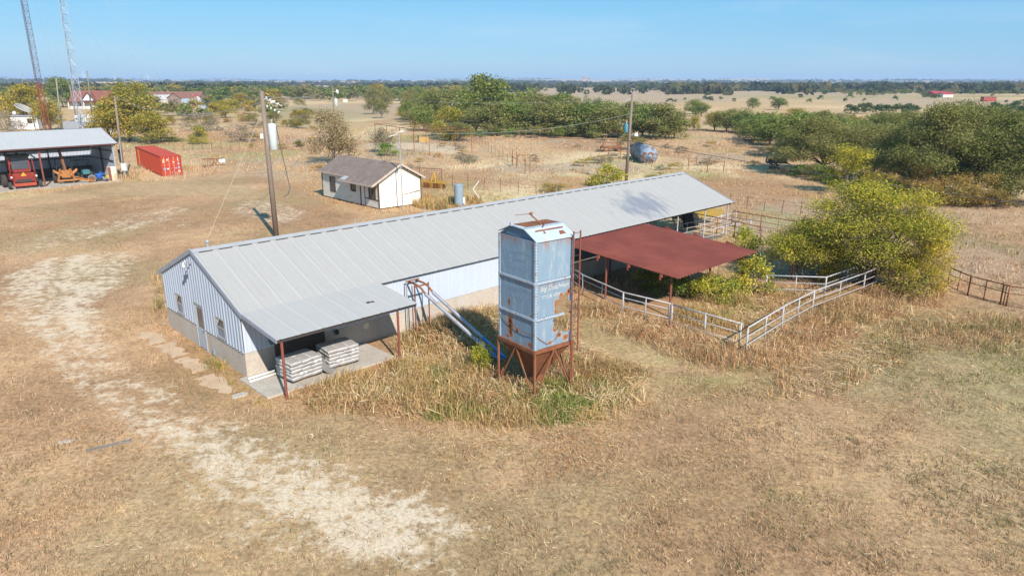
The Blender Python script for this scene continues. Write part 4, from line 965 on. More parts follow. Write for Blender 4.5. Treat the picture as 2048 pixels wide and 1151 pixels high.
for s in (-1,1):
    b=MB();b.wheel((s*1.1,1.6,.72),(1,0,0),.72,.42);b.build('rear_wheel',m_tire,ld)
    b=MB();b.wheel((s*.8,3.2,.45),(1,0,0),.45,.25);b.build('front_wheel',m_tire,ld)
b=MB();b.box(-.3,.3,1.3,1.9,1.35,1.6);b.box(-.3,.3,1.85,1.95,1.6,2.1);b.build('seat',m_black,ld)
# ---- small dark teal tractor
tt=thing('teal_tractor','dim teal tractor with canopy parked deep in the shed corner','tractor',sw(-2.6,2.6,.05),ST-R(5))
b=MB();b.box(-.4,.4,0,2.0,.7,1.25);b.build('body',flat('teal_paint',(.06,.19,.21)),tt,bevel=.05)
b=MB();b.box(-.75,.75,.6,2.2,2.3,2.4);b.build('canopy',flat('grey_canopy',(.16,.16,.15)),tt)
b=MB()
for x in (-.65,.65):
    for y in (.75,2.0): b.tube([(x,y,1.2),(x,y,2.3)],.03)
b.build('canopy_post',m_dark,tt)
for s in (-1,1):
    MB().wheel((s*.75,1.6,.6),(1,0,0),.6,.35).build('rear_wheel',m_tire,tt);MB().wheel((s*.6,.1,.38),(1,0,0),.38,.22).build('front_wheel',m_tire,tt)
tr_=thing('loose_tyre','loose dusty tyre leaning in front of the teal tractor','tyre',sw(-2.85,.15,.48),ST-R(8));MB().wheel((0,0,0),(.25,1,.15),.48,.26,26).build('tyre',M('dusty_tyre_grey',(.22,.20,.18),(.15,.14,.13),4,.9),tr_);MB().disc((0,.0,0),(.25,1,.15),.24,.1).build('rim',m_rust,tr_)
pu=thing('blue_pump','bright blue pump among clutter on the shed floor','pump',sw(-1.85,.6,.05),ST)
b=MB();b.lathe([(.3,0),(.34,.4),(.2,.6)],14,(0,0,.35));b.tube([(-.5,0,.75),(.5,.1,.8)],.14,10);b.tube([(.15,0,.8),(.2,0,1.15)],.09,8);b.build('pump_body',flat('blue_enamel',(.03,.12,.45),.4),pu);b=MB();b.box(-.45,.45,-.35,.35,.0,.32);b.build('skid',m_dark,pu)
mo=thing('yellow_mower','small yellow and grey mower beside the white drum','mower',sw(-1.15,-.1,.05),ST+R(20))
b=MB();b.box(-.5,.3,-.25,.3,.15,.42);b.build('deck',M('grey_deck',(.3,.29,.28),(.22,.21,.2),3,.6),mo,bevel=.04);b=MB();b.box(-.1,.35,-.15,.2,.42,.66);b.build('engine',flat('yellow_cowl',(.7,.5,.05)),mo,bevel=.05)
for s in (-1,1): MB().wheel((s*.42,-.3,.16),(0,1,0),.16,.1).build('wheel',m_tire,mo)
ck=thing('scrap_cabinet','rust streaked white metal cabinet at the shed corner post','cabinet',sw(-.62,-.35,.03),ST-R(6))
m_rw=M('rust_streaked_white',(.66,.60,.54),(.60,.36,.18),1.6,.7,0,0,(1.4,1.4,.5),c3=(.42,.17,.06),thr=(.42,.58))
b=MB();b.box(-.5,.42,-.3,.35,0,1.75);cbx=b.build('body',m_rw,ck,bevel=.03)
MB().box(-.5,-.2,-.325,-.302,.05,1.72).build('door',m_rusto,ck)
# white bucket
# ================================================================ POLES AND WIRES
m_pole=M('weathered_pole_wood',(.235,.175,.135),(.19,.14,.11),2,.9,0,.3,(6,6,.5),c3=(.29,.23,.185))
m_polegrn=M('treated_pole_wood',(.27,.255,.19),(.23,.22,.16),2,.9,0,.2,(6,6,.5))
m_wire=flat('wire',(.10,.10,.10),.5);m_wirel=flat('pale_wire',(.42,.43,.43),.5)
TOPS={}
def pole(key,pb,pt,r,label,mat=None,group=None,cat='utility pole'):
    b_=g(*pb);tp=atY(pt[0],pt[1],b_[1]);d=tp-b_
    o=thing('utility_pole',label,cat,b_,0,group);MB().tube([(0,0,0),tuple(d)],[r,r*.72],10).build('pole',mat or m_pole,o,True);TOPS[key]=tp;return o,b_,d
def canister(o,c,r,h,mat):
    b=MB();b.lathe([(r*.9,0),(r,.03),(r,h*.9),(r*.9,h*.97),(r*.4,h)],16,c);tc_=b.build('transformer',mat,o,True)
    b=MB();b.lathe([(.04,0),(.07,.08),(.04,.12),(.07,.2),(.03,.3)],10,(c[0],c[1],c[2]+h));b.build('bushing',m_galv,tc_);return tc_
m_can=M('pale_grey_green_can',(.55,.60,.58),(.50,.55,.53),3,.5)
o,b_,d=pole('big',(553,474),(523,182),.21,'tall leaning wooden pole with white transformer rising behind the barn roof')
q=d*.74;canister(o,(q[0]+.52,q[1],q[2]-1.45),.31,2.0,m_can)
b=MB();b.beam((q[0],q[1],q[2]-.2),(q[0]+.5,q[1],q[2]-.2),.1,.1);b.beam((q[0],q[1],q[2]-1.),(q[0]+.4,q[1],q[2]-1.),.1,.1);b.build('bracket',m_galv,o)
b=MB();b.tube([(q[0]+.85,q[1],q[2]+.3),(q[0]+1.0,q[1],q[2]-1),(q[0]+1.35,q[1],q[2]-3.5),(q[0]+1.5,q[1],q[2]-4.4),(q[0]+1.25,q[1],q[2]-4.95),(q[0]+.9,q[1],q[2]-5.1)],.032,6);b.build('cable_loop',m_wire,o)
b=MB()
for f in (.955,.9):
    for k in range(4): b.tube([(d[0]*f+.3+k*.24,d[1]*f+.1*k,d[2]*f-.14*k),(d[0]*f+.36+k*.24,d[1]*f+.1*k,d[2]*f-.16*k)],.1,10)
b.beam((d[0]*.955,d[1]*.955,d[2]*.955),(d[0]*.955+1.3,d[1]*.955+.5,d[2]*.955-.6),.04,.04);b.build('insulator',m_white,o)
b=MB();b.box(d[0]*.71-.42,d[0]*.71-.2,d[1]*.71-.1,d[1]*.71+.1,d[2]*.71-.25,d[2]*.71+.1);b.build('arrester',m_white,o)
gp=at(415,477);tag(MB().tube([tuple(b_+d*.88),tuple(gp)],.016,6).build('guy_wire',M('tan_guy_wire',(.55,.48,.36),(.5,.43,.33),4,.6),None),'tan guy wire slanting from the tall leaning pole to the yard','guy wire')
o,b_,d=pole('p2',(1252,364),(1265,186),.2,'brown wooden pole with area lamp rising past the far roof ridge')
q=d*.66;canister(o,(q[0]-.45,q[1],q[2]-1.),.22,1.0,M('blue_can',(.08,.28,.42),(.07,.24,.36),3,.5))
b=MB();b.tube([(q[0]-.8,q[1],q[2]+.1),(q[0]-1.1,q[1],q[2]-.5)],.03);b.tube([(d[0],d[1],d[2]-.6),(d[0]-.8,d[1],d[2]-.9)],.05);b.tube([(d[0],d[1],d[2]-.5),(d[0]+.4,d[1],d[2]-.3)],.04);b.build('insulator',m_galv,o)
b=MB();b.tube([(d[0]*.53,d[1],d[2]*.53),(d[0]*.53+.6,d[1]-.2,d[2]*.53+.25)],.05,8);la_=b.build('lamp_arm',m_galv,o);MB().lathe([(.1,.2),(.2,.08),(.28,-.1),(.27,-.2)],14,(d[0]*.53+.75,d[1]-.25,d[2]*.53+.15)).build('lamp_head',m_white,la_,True)
o,b_,d=pole('p3',(669,262),(665,172),.2,'grey pole with white transformer and round dish above the olive bush')
canister(o,(d[0]*.62+.7,d[1],d[2]*.55),.38,1.9,m_can);b=MB();b.disc((d[0]+1.1,d[1],d[2]*.88),(1,-.3,.2),.5,.1);b.beam((d[0],d[1],d[2]*.87),(d[0]+1.1,d[1],d[2]*.88),.08);b.build('dish',m_white,o);MB().box(d[0]*.3+.2,d[0]*.3+.6,d[1]-.2,d[1],d[2]*.3,d[2]*.3+.6).build('meter_box',m_white,o)
pole('p4',(764,223),(763,184),.2,'plain grey pole before the far tree belt')
o,b_,d=pole('p5',(249,357),(229,192),.17,'thin pole with meter boxes at the machine shed corner')
sh_=lambda f:d*f
b=MB();b.box(d[0]*.1-.1,d[0]*.1+.55,-.25,0.0,d[2]*.1-.0,d[2]*.1+.95);b.build('meter_box',M('pale_meter_box',(.60,.62,.63),(.52,.54,.55),4,.5),o);b=MB();b.tube([(.3,-.15,0),(.22,-.15,1.2)],.06);b.tube([(d[0]*.2,-.12,d[2]*.2),(d[0]*.48,-.12,d[2]*.48)],.06);b.box(.05,.3,-.25,-.1,.55,.8);b.build('conduit',m_galv,o);b=MB();b.box(d[0]*.32-.35,d[0]*.32-.12,-.15,.05,d[2]*.2,d[2]*.36);b.build('black_panel',m_dark,o)
for key,pb,pt,l_,mt in (('a',(124,262),(112,156),'greenish treated pole left of the white lattice tower',m_polegrn),('b',(158,262),(139,170),'short grey pole close to the foot of the white lattice tower',m_pole),('c',(186,250),(174,142),'greenish pole standing before the red roofed house',m_polegrn),('d',(46,200),(44,144),'distant pole left of the red lattice tower',m_polegrn)):
    pole(key,pb,pt,.2,l_,mt)
def wire(a_,b_,sag,r,label,mat=m_wire,name='power_line'):
    a_=np.array(a_);b_=np.array(b_);pts=[]
    for i in range(25):
        f=i/24;p=a_+(b_-a_)*f;p=p-np.array([0,0,sag*4*f*(1-f)]);pts.append(p)
    return tag(MB().tube(pts,r,5,False).build(name,mat),label,'wire')
p2=TOPS['p2'];P2b=g(1252,364)
wire(atY(803,264,mp_[1]),atY(1258,228,P2b[1]),.9,.011,'pale service wire from the house mast to the lamp pole',m_wirel)
wire(TOPS['p3']-[0,0,1.],p2-[0,0,.7],1.5,.014,'thin wire high across the oaks to the lamp pole top',m_wirel)
wire(atY(770,247,150),atY(1256,281,P2b[1]),.5,.03,'dark wire low across the pasture to the lamp pole')
wire(atY(1256,281,P2b[1]),atY(2110,416,55),.25,.03,'thick dark cable from the lamp pole running off to the right')
wire(TOPS['big']-[0,0,.4],TOPS['p3'],1.0,.022,'wire from the tall leaning pole to the grey transformer pole',m_wirel)
wire(TOPS['big']-[0,0,.8],TOPS['p5'],1.5,.018,'faint wire from the tall leaning pole towards the shed pole',m_wirel)
# ================================================================ LATTICE TOWERS
def tower(name,base,topx,topy,wd,label,mats,seg=1.6,split=None,high=58.):
    wd*=1.1
    d0=atY(topx,topy,base[1])-base;dirn=d0/d0[2];dirn=np.array([dirn[0]*.82,0,1.]);n=int(high/seg)
    o=thing(name,label,'radio tower',base);mats=list(mats)
    offs=[np.array([cos(R(a_+20)),sin(R(a_+20)),0])*wd*.58 for a_ in (0,120,240)]
    rngs=[(0,n)] if split is None else [(0,split),(split,n)]
    for (k0,k1),mt in zip(rngs,mats):
        for q in offs:
            MB().tube([dirn*k0*seg+q,dirn*k1*seg+q],.07,6).build('leg',mt,o)
        b=MB()
        for k in range(k0,k1):
            for i in range(3):
                a_,c_=offs[i],offs[(i+1)%3];z0=dirn*k*seg;z1=dirn*(k+1)*seg
                b.tube([z0+a_,z0+c_],.045,4,False)
                if k%2: a_,c_=c_,a_
                b.tube([z0+a_,z1+c_],.045,4,False)
        b.build('bracing',mt,o)
    return o,dirn
m_tr=M('tower_red_brown',(.30,.075,.04),(.24,.06,.035),3,.6);m_tb=M('tower_weathered_red_steel',(.13,.13,.175),(.17,.135,.165),.5,.5);m_tw=M('tower_pale_steel',(.38,.42,.47),(.32,.36,.41),2,.5,.2)
tb1=g(95,266);tw1,d1=tower('lattice_tower',tb1,46,0,1.15,'rusty red lattice tower rising from the yellow trees',(m_tr,m_tb),1.3,9)
b=MB();b.beam(d1*33+[0.4,0,0],d1*33+[1.6,0,1.2],.06);b.disc(tuple(d1*33.6+[1.3,0,.9]),(1,0,1),.5,.06);b.build('antenna',m_galv,tw1)
MB().box(*(lambda c:(c[0]-.9,c[0]+.9,-.8,.8,c[2]-.12,c[2]+.12))(d1*45)).build('guy_collar',m_tr,tw1)
tb2=g(165,266);tw2,d2=tower('lattice_tower',tb2,124,0,1.35,'pale silver lattice tower nearer the red roofed house',(m_tw,),1.9)
MB().box(*(lambda c:(c[0]-.9,c[0]+.9,-.8,.8,c[2]-.12,c[2]+.12))(d2*34)).build('guy_collar',m_tw,tw2)
gw=[(tb2+d2*56,(325,163),'guy wire of the pale tower, outermost right'),(tb2+d2*52,(312,162),'guy wire of the pale tower, second from the right'),(tb2+d2*34,(243,156),'guy wire from the pale tower collar down to the right'),(tb2+d2*58,(288,160),'guy wire of the pale tower, third from the right'),(tb1+d1*57,(134,160),'guy wire of the rusty tower falling between both towers'),(tb1+d1*45,(118,158),'guy wire from the rusty tower collar to the right'),(tb1+d1*45,(-40,80),'guy wire from the rusty tower collar to the left')]
for a_,(px,py),l_ in gw:
    e=atY(px,py,a_[1]+10);wire(a_,e+(e-a_)*.12,.8,.022,l_,m_wirel,'guy_wire')
# ================================================================ HUT, DISH, TRAILERS
m_hutw=M('stained_white_wall',(.74,.72,.70),(.62,.58,.54),1.,.8,0,0,(1,1,.5),c3=(.48,.42,.38))
hb=g(57,258);hut=thing('equipment_hut','stained white equipment hut behind the shed roof','hut',hb,R(12))
b=MB();b.box(-3.1,3.1,-1.6,1.6,0,3.3);b.build('wall',m_hutw,hut);b=MB();b.box(-3.35,3.35,-1.9,1.9,3.3,3.5);b.build('roof',M('hut_roof',(.34,.34,.36),(.28,.28,.3),2,.7),hut);MB().box(.7,1.9,-1.64,-1.58,1.5,2.7).build('window',m_dark,hut)
db=hb+np.array([-.4,-.2,3.5]);dish=thing('satellite_dish','large mesh satellite dish tilted on the white hut roof','satellite dish',db)
b=MB();prof=[(.05,0),(.8,.1),(1.5,.38),(2.1,.8)];n=22;vs=[];Rm=Matrix.Rotation(R(-38),3,'Y')@Matrix.Rotation(R(12),3,'X')
for r_,z in prof:
    for k in range(n):
        v=Matrix.Rotation(R(32),3,'Y')@Vector((r_*cos(2*math.pi*k/n),r_*sin(2*math.pi*k/n),z));vs.append((v[0],v[1],v[2]+1.1))
b.add(vs,[(i*n+k,i*n+(k+1)%n,(i+1)*n+(k+1)%n,(i+1)*n+k) for i in range(3) for k in range(n)])
db_=b.build('bowl',M('dish_mesh',(.34,.31,.27),(.28,.25,.22),5,.6),dish);db_.modifiers.new('t','SOLIDIFY').thickness=.04
b=MB();b.tube([(0,0,0),(0,0,1.1)],.14);b.build('mount',m_rust,dish)
b=MB()
for k in range(n): b.tube([vs[3*n+k],vs[3*n+(k+1)%n]],.05,4,False)
b.build('rim',m_white,dish)
tag(MB().lathe([(.02,-.5),(.35,-.38),(.5,0),(.35,.38),(.02,.5)],12,tuple(hb+np.array([-2.9,0,4.0]))).build('white_radome',m_white,None,True),'small white radome at the left end of the hut roof','radome')
for k,(px,l_) in enumerate(((72,'leaning post right of the white hut, nearer the hut'),(88,'grey fence post below the rusty tower'),(104,'grey post farther right of the white hut'))):
    p_=g(px,262);tag(MB().tube([p_,p_+np.array([-.2,0,3.4-.3*k])],.13,7).build('fence_post',m_polegrn,None),l_,'post')
tl=g(181,262);tlr=thing('box_trailer','white box trailer half hidden by yellow leaves near the pale tower','trailer',tl,R(-25))
b=MB();b.box(-1.5,1.5,-2.6,2.6,.6,3.9);b.build('box',m_hutw,tlr,bevel=.05);MB().box(-1.0,-.2,-2.64,-2.59,2.9,3.2).build('vent',m_dark,tlr)
for s in (-1,1):MB().wheel((s*1.3,.3,.5),(1,0,0),.5,.3).build('wheel',m_tire,tlr)
b=MB();f0=g(128,262);f1=g(188,266);fe=thing('corrugated_fence','grey corrugated metal fence below the pale tower','fence',f0)
u_=(f1-f0);b.ribs((0,0,0),u_/np.linalg.norm(u_),(0,0,2.5),(0,-1,0),np.linalg.norm(u_),.4,.06,.12);b.build('panel',M('grey_sheet_fence',(.38,.40,.44),(.30,.31,.33),1,.6),fe)
for px,py,l_ in ((222,272,'white tank seen through leaves near the shed ridge'),):
    p_=g(px,py);tag(MB().lathe([(.1,-.0),(.9,.2),(1.0,1.2),(.6,1.9),(.1,2.0)],14,tuple(p_)).build('white_tank',m_white,None,True),l_,'tank')
# ================================================================ FAR HOUSES
def far_house(name,label,px,py,ppm_w,rot,L,Dp,hw,hr,wall,roof,cat='house',windows=True,over=.4):
    b_=g(px,py);o=thing(name,label,cat,b_,R(rot))
    b=MB();b.add([(-L/2,-Dp/2,0),(L/2,-Dp/2,0),(L/2,Dp/2,0),(-L/2,Dp/2,0),(-L/2,-Dp/2,hw),(L/2,-Dp/2,hw),(L/2,Dp/2,hw),(-L/2,Dp/2,hw),(-L/2,0,hr),(L/2,0,hr)],[(0,1,5,4),(2,3,7,6),(1,2,6,9,5),(3,0,4,8,7)]);b.build('wall',wall,o)
    s=(hr-hw)/(Dp/2);b=MB()
    for q in (-1,1): b.prism([(-L/2-over,0,hr+.05),(-L/2-over,q*(Dp/2+over),hw-s*over+.05),(-L/2-over,q*(Dp/2+over),hw-s*over+.2),(-L/2-over,0,hr+.2)],(L+2*over,0,0))
    b.build('roof',roof,o)
    if windows:
        for k in range(2):
            x=-L*.25+k*L*.5;MB().box(x-.5,x+.5,-Dp/2-.05,-Dp/2+.02,hw*.35,hw*.8).build('window',m_glass,o)
    return o
m_rr=M('faded_red_roof',(.24,.085,.06),(.19,.07,.05),1,.8);m_rb=M('rust_brown_roof',(.20,.095,.07),(.26,.12,.08),1.2,.8);m_tin=M('pale_blue_tin',(.40,.47,.53),(.46,.52,.57),1.5,.5,.2);m_pale=M('far_pale_wall',(.66,.62,.56),(.58,.54,.49),1,.8);m_brick=M('pinkish_brick',(.42,.29,.24),(.36,.25,.2),2,.9)
hh_=far_house('farmhouse','red roofed farmhouse with white front gable behind the towers',192,217,0,4,17,10,3.0,7.6,m_pale,m_rr)
b=MB();b.prism([(-2.6,-5.6,3.6),(2.6,-5.6,3.6),(0,-5.6,6.6)],(0,5,0));b.build('porch_gable',m_white,hh_)
b=MB();b.prism([(-3.1,-6.2,3.4),(0,-6.2,6.9),(0,-6.2,7.1),(-3.3,-6.2,3.5)],(0,6,0));b.prism([(3.1,-6.2,3.4),(0,-6.2,6.9),(0,-6.2,7.1),(3.3,-6.2,3.5)],(0,6,0));b.box(-8.5,8.5,-7.2,-5,3.0,3.3);b.build('porch_roof',m_rr,hh_)
for x in (-8,-4.5,-1.5,1.5,4.5,8): MB().box(x-.15,x+.15,-7.1,-6.8,0,3.0).build('porch_post',m_white,hh_)
far_house('metal_building','low white metal building with broad pale roof among trees',330,212,0,20,26,16,3.2,5.2,m_pale,M('white_metal_roof',(.62,.60,.57),(.50,.42,.37),.6,.6,.1),'building')
far_house('long_house','long brown roofed house behind the white metal building',355,203,0,8,30,11,3.2,5.6,m_brick,m_rb)
far_house('red_roof_shed','small shed with vivid red roof beside the weathered barn',381,207,0,-12,9,8,2.6,4.6,m_pale,M('vivid_red_roof',(.50,.045,.06),(.42,.04,.05),1,.6),'shed',False)
ob_=far_house('weathered_barn','weathered board barn with rusty roof and pale tin side shed',366,217,0,72,9,7.5,4.6,6.8,M('weathered_boards',(.30,.21,.17),(.24,.18,.15),1.3,.9,0,0,(1,1,5)),m_rb,'barn',False)
MB().box(-4.55,-4.45,-.5,.5,3.0,4.0).build('window',m_dark,ob_)
b=MB();b.prism([(-4.5,-3.76,4.5),(-4.5,-10.5,2.6),(-4.5,-10.5,0),(-4.5,-3.76,0)],(9,0,0));lt=b.build('side_shed',m_tin,ob_);MB().box(-4.56,-4.49,-7.2,-6.2,1.2,2.2).build('window',m_rust,lt)
# white beehive boxes / signs in the far left field
for px,py,l_ in ((546,209,'white board sign in the far field right of the tall pole'),(691,207,'white board sign in the far field beside the grey transformer pole')):
    p_=g(px,py);o=thing('field_sign',l_,'sign',p_);b=MB();b.box(-1.2,1.2,-.06,.06,.7,2.1);b.build('board',m_white,o)
    for x in (-1.,1.): MB().box(x-.06,x+.06,.06,.16,0,1.9).build('post',m_polegrn,o)
# far right ranch buildings
far_house('red_barn','low bright red barn on the far right field',1873,193,0,4,11,8,2.6,4.0,M('bright_red_wall',(.42,.05,.05),(.36,.045,.045),1,.6),M('red_barn_roof',(.40,.05,.055),(.34,.045,.05),1,.6),'barn',False)
far_house('open_shelter','long open red roofed shelter attached beside the far red barn',1891,194.5,0,2,8,6,2.4,3.6,m_pale,M('red_shelter_roof',(.36,.05,.055),(.32,.045,.05),1,.6),'shelter',False)
far_house('ranch_house','white ranch house in front of the far right treeline',1818,186,0,-8,8,5.5,2.4,3.8,m_pale,M('grey_far_roof',(.45,.45,.46),(.4,.4,.41),1,.7))
far_house('red_trailer','long dull red trailer standing in the far right field',1976,203,0,3,8,3,2.5,2.7,M('dull_red_wall',(.34,.07,.055),(.28,.06,.05),1,.7),m_rb,'trailer',False,.1)
for px,py,l_,L_ in ((1548,182,'pale farmhouse on the plain before the right hills',16),(1470,176,'small pale house just under the horizon right of center',18),(1243,171,'pale house far off beyond the dark oak clump',30),(1712,183,'tiny white house among far trees at right',14),(2010,186,'white house at the far right treeline',16),(640,168,'tiny pale house on the horizon above the left trees',24)):
    far_house('far_house',l_,px,py,0,random.uniform(-20,20),L_*.36,L_*.24,2.2,3.4,m_white,m_rb if px%2 else M('far_roof_grey%d'%px,(.4,.4,.4),(.35,.35,.35),1,.7))
fb_=g(1172,166.4);fb_=atY(1170,169,3400);fb_[2]=float(terr(fb_[0],fb_[1]))
ft=thing('brick_tower_block','distant pink brick block with tower on the horizon','building',fb_)
b=MB();b.box(-17,17,-10,10,-8,14);b.build('lower_block',m_brick,ft);b=MB();b.box(-12,-5,-9,9,14,29);b.box(2,11,-9,9,14,27);b.build('tower',m_brick,ft)
# ================================================================ WIND TURBINES
def turbine(px,py,hub_py,dist,label,a0):
    b_=atY(px,164,dist);b_[2]=float(terr(b_[0],b_[1]));hub=float(atY(px,hub_py,dist)[2])-b_[2]
    o=thing('wind_turbine',label,'wind turbine',b_,0,'wind turbines on the left horizon')
    k=hub/80.;MB().tube([(0,0,0),(0,0,hub)],[2.6*k,1.6*k],8).build('mast',m_white,o,True);MB().box(-2*k,2*k,-6*k,6*k,hub-2*k,hub+2*k).build('nacelle',m_white,o)
    for i in range(3):
        a_=R(a0+120*i);MB().tube([(0,-7*k,hub),(sin(a_)*14*k,-7*k,hub+cos(a_)*14*k),(sin(a_)*44*k,-7*k,hub+cos(a_)*44*k)],[1.0*k,1.9*k,.5*k],6).build('blade',m_white,o)
turbine(169,160,149,3600,'largest pale wind turbine, beside the greenish pole',10);turbine(231,160,152,4000,'wind turbine between the two other horizon turbines',40);turbine(297,160,151,3900,'rightmost pale wind turbine left of the guy wires',0)
turbine(187,162,158,6500,'tiny wind turbine just right of the largest one',25);turbine(242,162,158,6500,'tiny wind turbine behind the middle one',70);turbine(46,160,155,4500,'leftmost wind turbine near the distant pole',15)
# ================================================================ PASTURE OBJECTS
# rusty pipe frame
P4=[(716,317,243),(728,290,243),(736,290,259),(757,285,247),(769,312,266),(821,304,260),(859,310,264)]
fr=thing('pipe_structure','rusty open pipe shelter frame standing over pale ground','frame',g(760,295))
o0=np.array(fr.location);tops=[];RR=[(715,297),(735,292),(768,312),(822,304),(859,310),(788,278),(756,283),(728,276)]
fx0=g(859,310);fx1=g(756,280);fx2=g(735,296);fxv=(fx2-fx1)
hgt_=3.9;rows=[]
A_=g(859,311);B_=g(768,314);C_=g(728,280);D_=g(822,285)
# rectangle from A along the long side
uL=(g(728,278)-g(859,305));uL=uL/np.linalg.norm(uL);uS=np.array([-uL[1],uL[0],0]);
if uS[1]>0:uS=-uS
base=g(859,311);cols_=[]
for i in range(5):
    for j in (0,1):
        p_=base+uL*i*6.2+uS*(j-1)*-6.0*0+(-uS)*0+uS*0
cors=[]
for i in range(5):
    for j in (0,1):
        p_=base+uL*i*6.5+np.array([-uS[0],-uS[1],0])*j*8.-o0
        MB().tube([p_,p_+np.array([0,0,hgt_])],.06,6).build('post',m_rust,fr);cors.append(p_+np.array([0,0,hgt_]))
b=MB()
for j in (0,1): b.tube([cors[j],cors[8+j]],.06,6)
for i in range(5): b.tube([cors[2*i],cors[2*i+1]],.05,6)
b.build('top_rails',m_rust,fr)
cr=g(846,284);bxo=thing('tan_crate','tan crate with dark open end on the pale ground by the pipe frame','crate',cr,R(10));b=MB();b.box(-.9,1.3,-.6,.6,0,1.0);b.build('box',M('tan_board',(.48,.30,.10),(.40,.25,.09),2,.8),bxo);b=MB();b.prism([(-.95,-.6,0),(-1.1,-.6,1.3),(-.85,-.6,1.3),(-.8,-.6,0)],(0,1.2,0));b.build('open_lid',m_dark,bxo)
# gate panel and yellow disc plough by the house
g1=g(840,369);g2=g(884,372);dg=g2-g1;gt=thing('wire_gate','rusty wire gate panel standing behind the house','gate',g1);b=MB();L_=np.linalg.norm(dg)
for z in (.15,2.0): b.tube([(0,0,z),tuple(dg+np.array([0,0,z]))],.045,6)
for f in (0,1): b.tube([tuple(dg*f),tuple(dg*f+np.array([0,0,2.0]))],.05,6)
b.build('frame',m_rust,gt);b=MB()
for k in range(1,9): b.tube([(0,0,.15+k*.2),tuple(dg+np.array([0,0,.15+k*.2]))],.012,4,False);b.tube([tuple(dg*k/9+np.array([0,0,.15])),tuple(dg*k/9+np.array([0,0,2.0]))],.012,4,False)
b.build('mesh',m_rust,gt)
pl=thing('disc_plough','yellow disc plough parked on green weeds behind the house','plough',g(867,376),R(-20));m_ylw=M('plough_yellow',(.46,.27,.04),(.38,.21,.04),3,.6)
b=MB();b.beam((-1.6,0,.75),(1.6,-.3,.65),.16,.16);b.beam((-1.5,.8,.75),(1.5,.6,.65),.14,.14);b.beam((-1.4,0,.75),(-1.4,.8,.75),.12);b.beam((1.3,-.2,.68),(1.3,.6,.68),.12);b.beam((-.3,0,.75),(-.05,.2,1.75),.14,.14);b.beam((.3,0,.75),(-.05,.2,1.75),.14,.14);b.beam((-.05,.2,1.7),(.1,.9,.75),.12,.12);b.build('frame',m_ylw,pl)
for k in range(8):
    x=-1.5+k*.42;MB().disc((x,-.1-.07*k*.3,.32),(.35,1,.1),.32,.03,14).build('disc',m_rust if k%3 else m_ylw,pl)
cy=g(918,412);tk=thing('blue_tank','upright dull blue cylinder tank on the grass behind the barn roof','tank',cy);b=MB();b.lathe([(.42,0),(.45,.04),(.45,2.15),(.42,2.2)],20);b.build('shell',M('dull_blue_tank',(.24,.31,.36),(.20,.27,.32),2.5,.6,0,0,c3=(.32,.38,.40)),tk);b=MB();b.box(.45,.62,-.15,.15,.3,.9);b.tube([(.5,0,.9),(.6,0,.1)],.05);b.build('valve_box',m_white,tk)
cv=g(953,402);tag(MB().tube([cv+np.array([.25,0,.35]),cv+np.array([-.35,0,1.25]),cv+np.array([.3,0,2.1])],.05,7).build('bent_white_pipe',m_white),'bent white pipe chevron sticking up from the grass','pipe')
# rusted tank cylinder on its side
a_=g(1266,318);b2=g(1302,328);ax=g(1268,313)-g(1299,328);ax[2]=0;ax/=np.linalg.norm(ax);tk2=thing('fallen_tank','rust patched pale blue tank lying on its side in the pasture','tank',g(1297,327))
m_tk=M('rust_patched_blue',(.28,.36,.42),(.19,.28,.37),2.6,.6,0,0,c3=(.20,.08,.05),fine=.3,c3t=(.50,.57));r_=1.35
p0=np.array([0,0,r_*.9]);L_=7.5;b=MB();prof=[(-.55,.25),(-.4,.7),(-.15,.95),(0,1.)]
pts=[p0+ax*(-.75)];rad=[.3]
for z,q in prof: pts.append(p0+ax*z*1.2);rad.append(r_*q)
pts+= [p0+ax*L_];rad.append(r_);
for z,q in prof[::-1]: pts.append(p0+ax*(L_-z*1.2));rad.append(r_*q)
b.tube(pts,rad,28);b.build('shell',m_tk,tk2,True);b=MB();b.disc(tuple(p0-ax*.70+[.1,0,.15]),tuple(ax),.42,.08,9);b.build('rust_end_plate',m_rusto,tk2)
b=MB()
for z in (1.2,L_-1.2): b.tube([p0+ax*(z-.06),p0+ax*(z+.06)],r_+.04,28,False)
b.build('band',m_bluel,tk2)
ra=g(1222,303);rm=thing('rusty_cart','low rusty four wheeled cart frame left of the lamp pole','cart',ra,R(15));b=MB();b.box(-1.8,1.8,-.7,.7,.7,.9);b.beam((-1.8,0,.9),(-1.2,0,1.7),.15);b.beam((1.6,0,.9),(1.0,0,1.5),.15);b.beam((-1.2,0,1.6),(1.0,0,1.5),.12);b.build('frame',m_rust,rm)
for x in (-1.3,1.3):
    for y in (-.85,.85): MB().wheel((x,y,.5),(0,1,0),.5,.2,16,.7).build('wheel',m_rust,rm)
# goal-like pipe frames
def goal(p,q,h,label,name='pipe_stile',mid=True):
    p=g(*p);q=g(*q);d_=q-p;o=thing(name,label,'pipe frame',p);b=MB()
    for v in (np.zeros(3),d_): b.tube([v,v+np.array([0,0,h])],.06,6)
    b.tube([(0,0,h*(.55 if mid else .97)),tuple(d_+np.array([0,0,h*(.55 if mid else .97)]))],.05,6);b.build('frame',m_rust,o);return o
goal((1025,331),(1033,336),2.3,'H shaped rusty pipe stile at the wire fence end, farther one')
goal((1050,348),(1060,349),2.2,'H shaped rusty pipe stile nearer the barn roof')
goal((1035,330),(1072,330),1.5,'long rusty gate frame beside the farther pipe stile','pipe_gate',False)
goal((1216,325),(1240,325),2.2,'rusty portal behind the lamp pole beside the cart','pipe_portal',False)
goal((1377,332),(1392,331),1.2,'small rusty pipe frame right of the fallen tank','pipe_stand',True)
goal((1414,345),(1447,344),1.5,'wide rusty pipe frame full of dry brush','pipe_hoop',False)
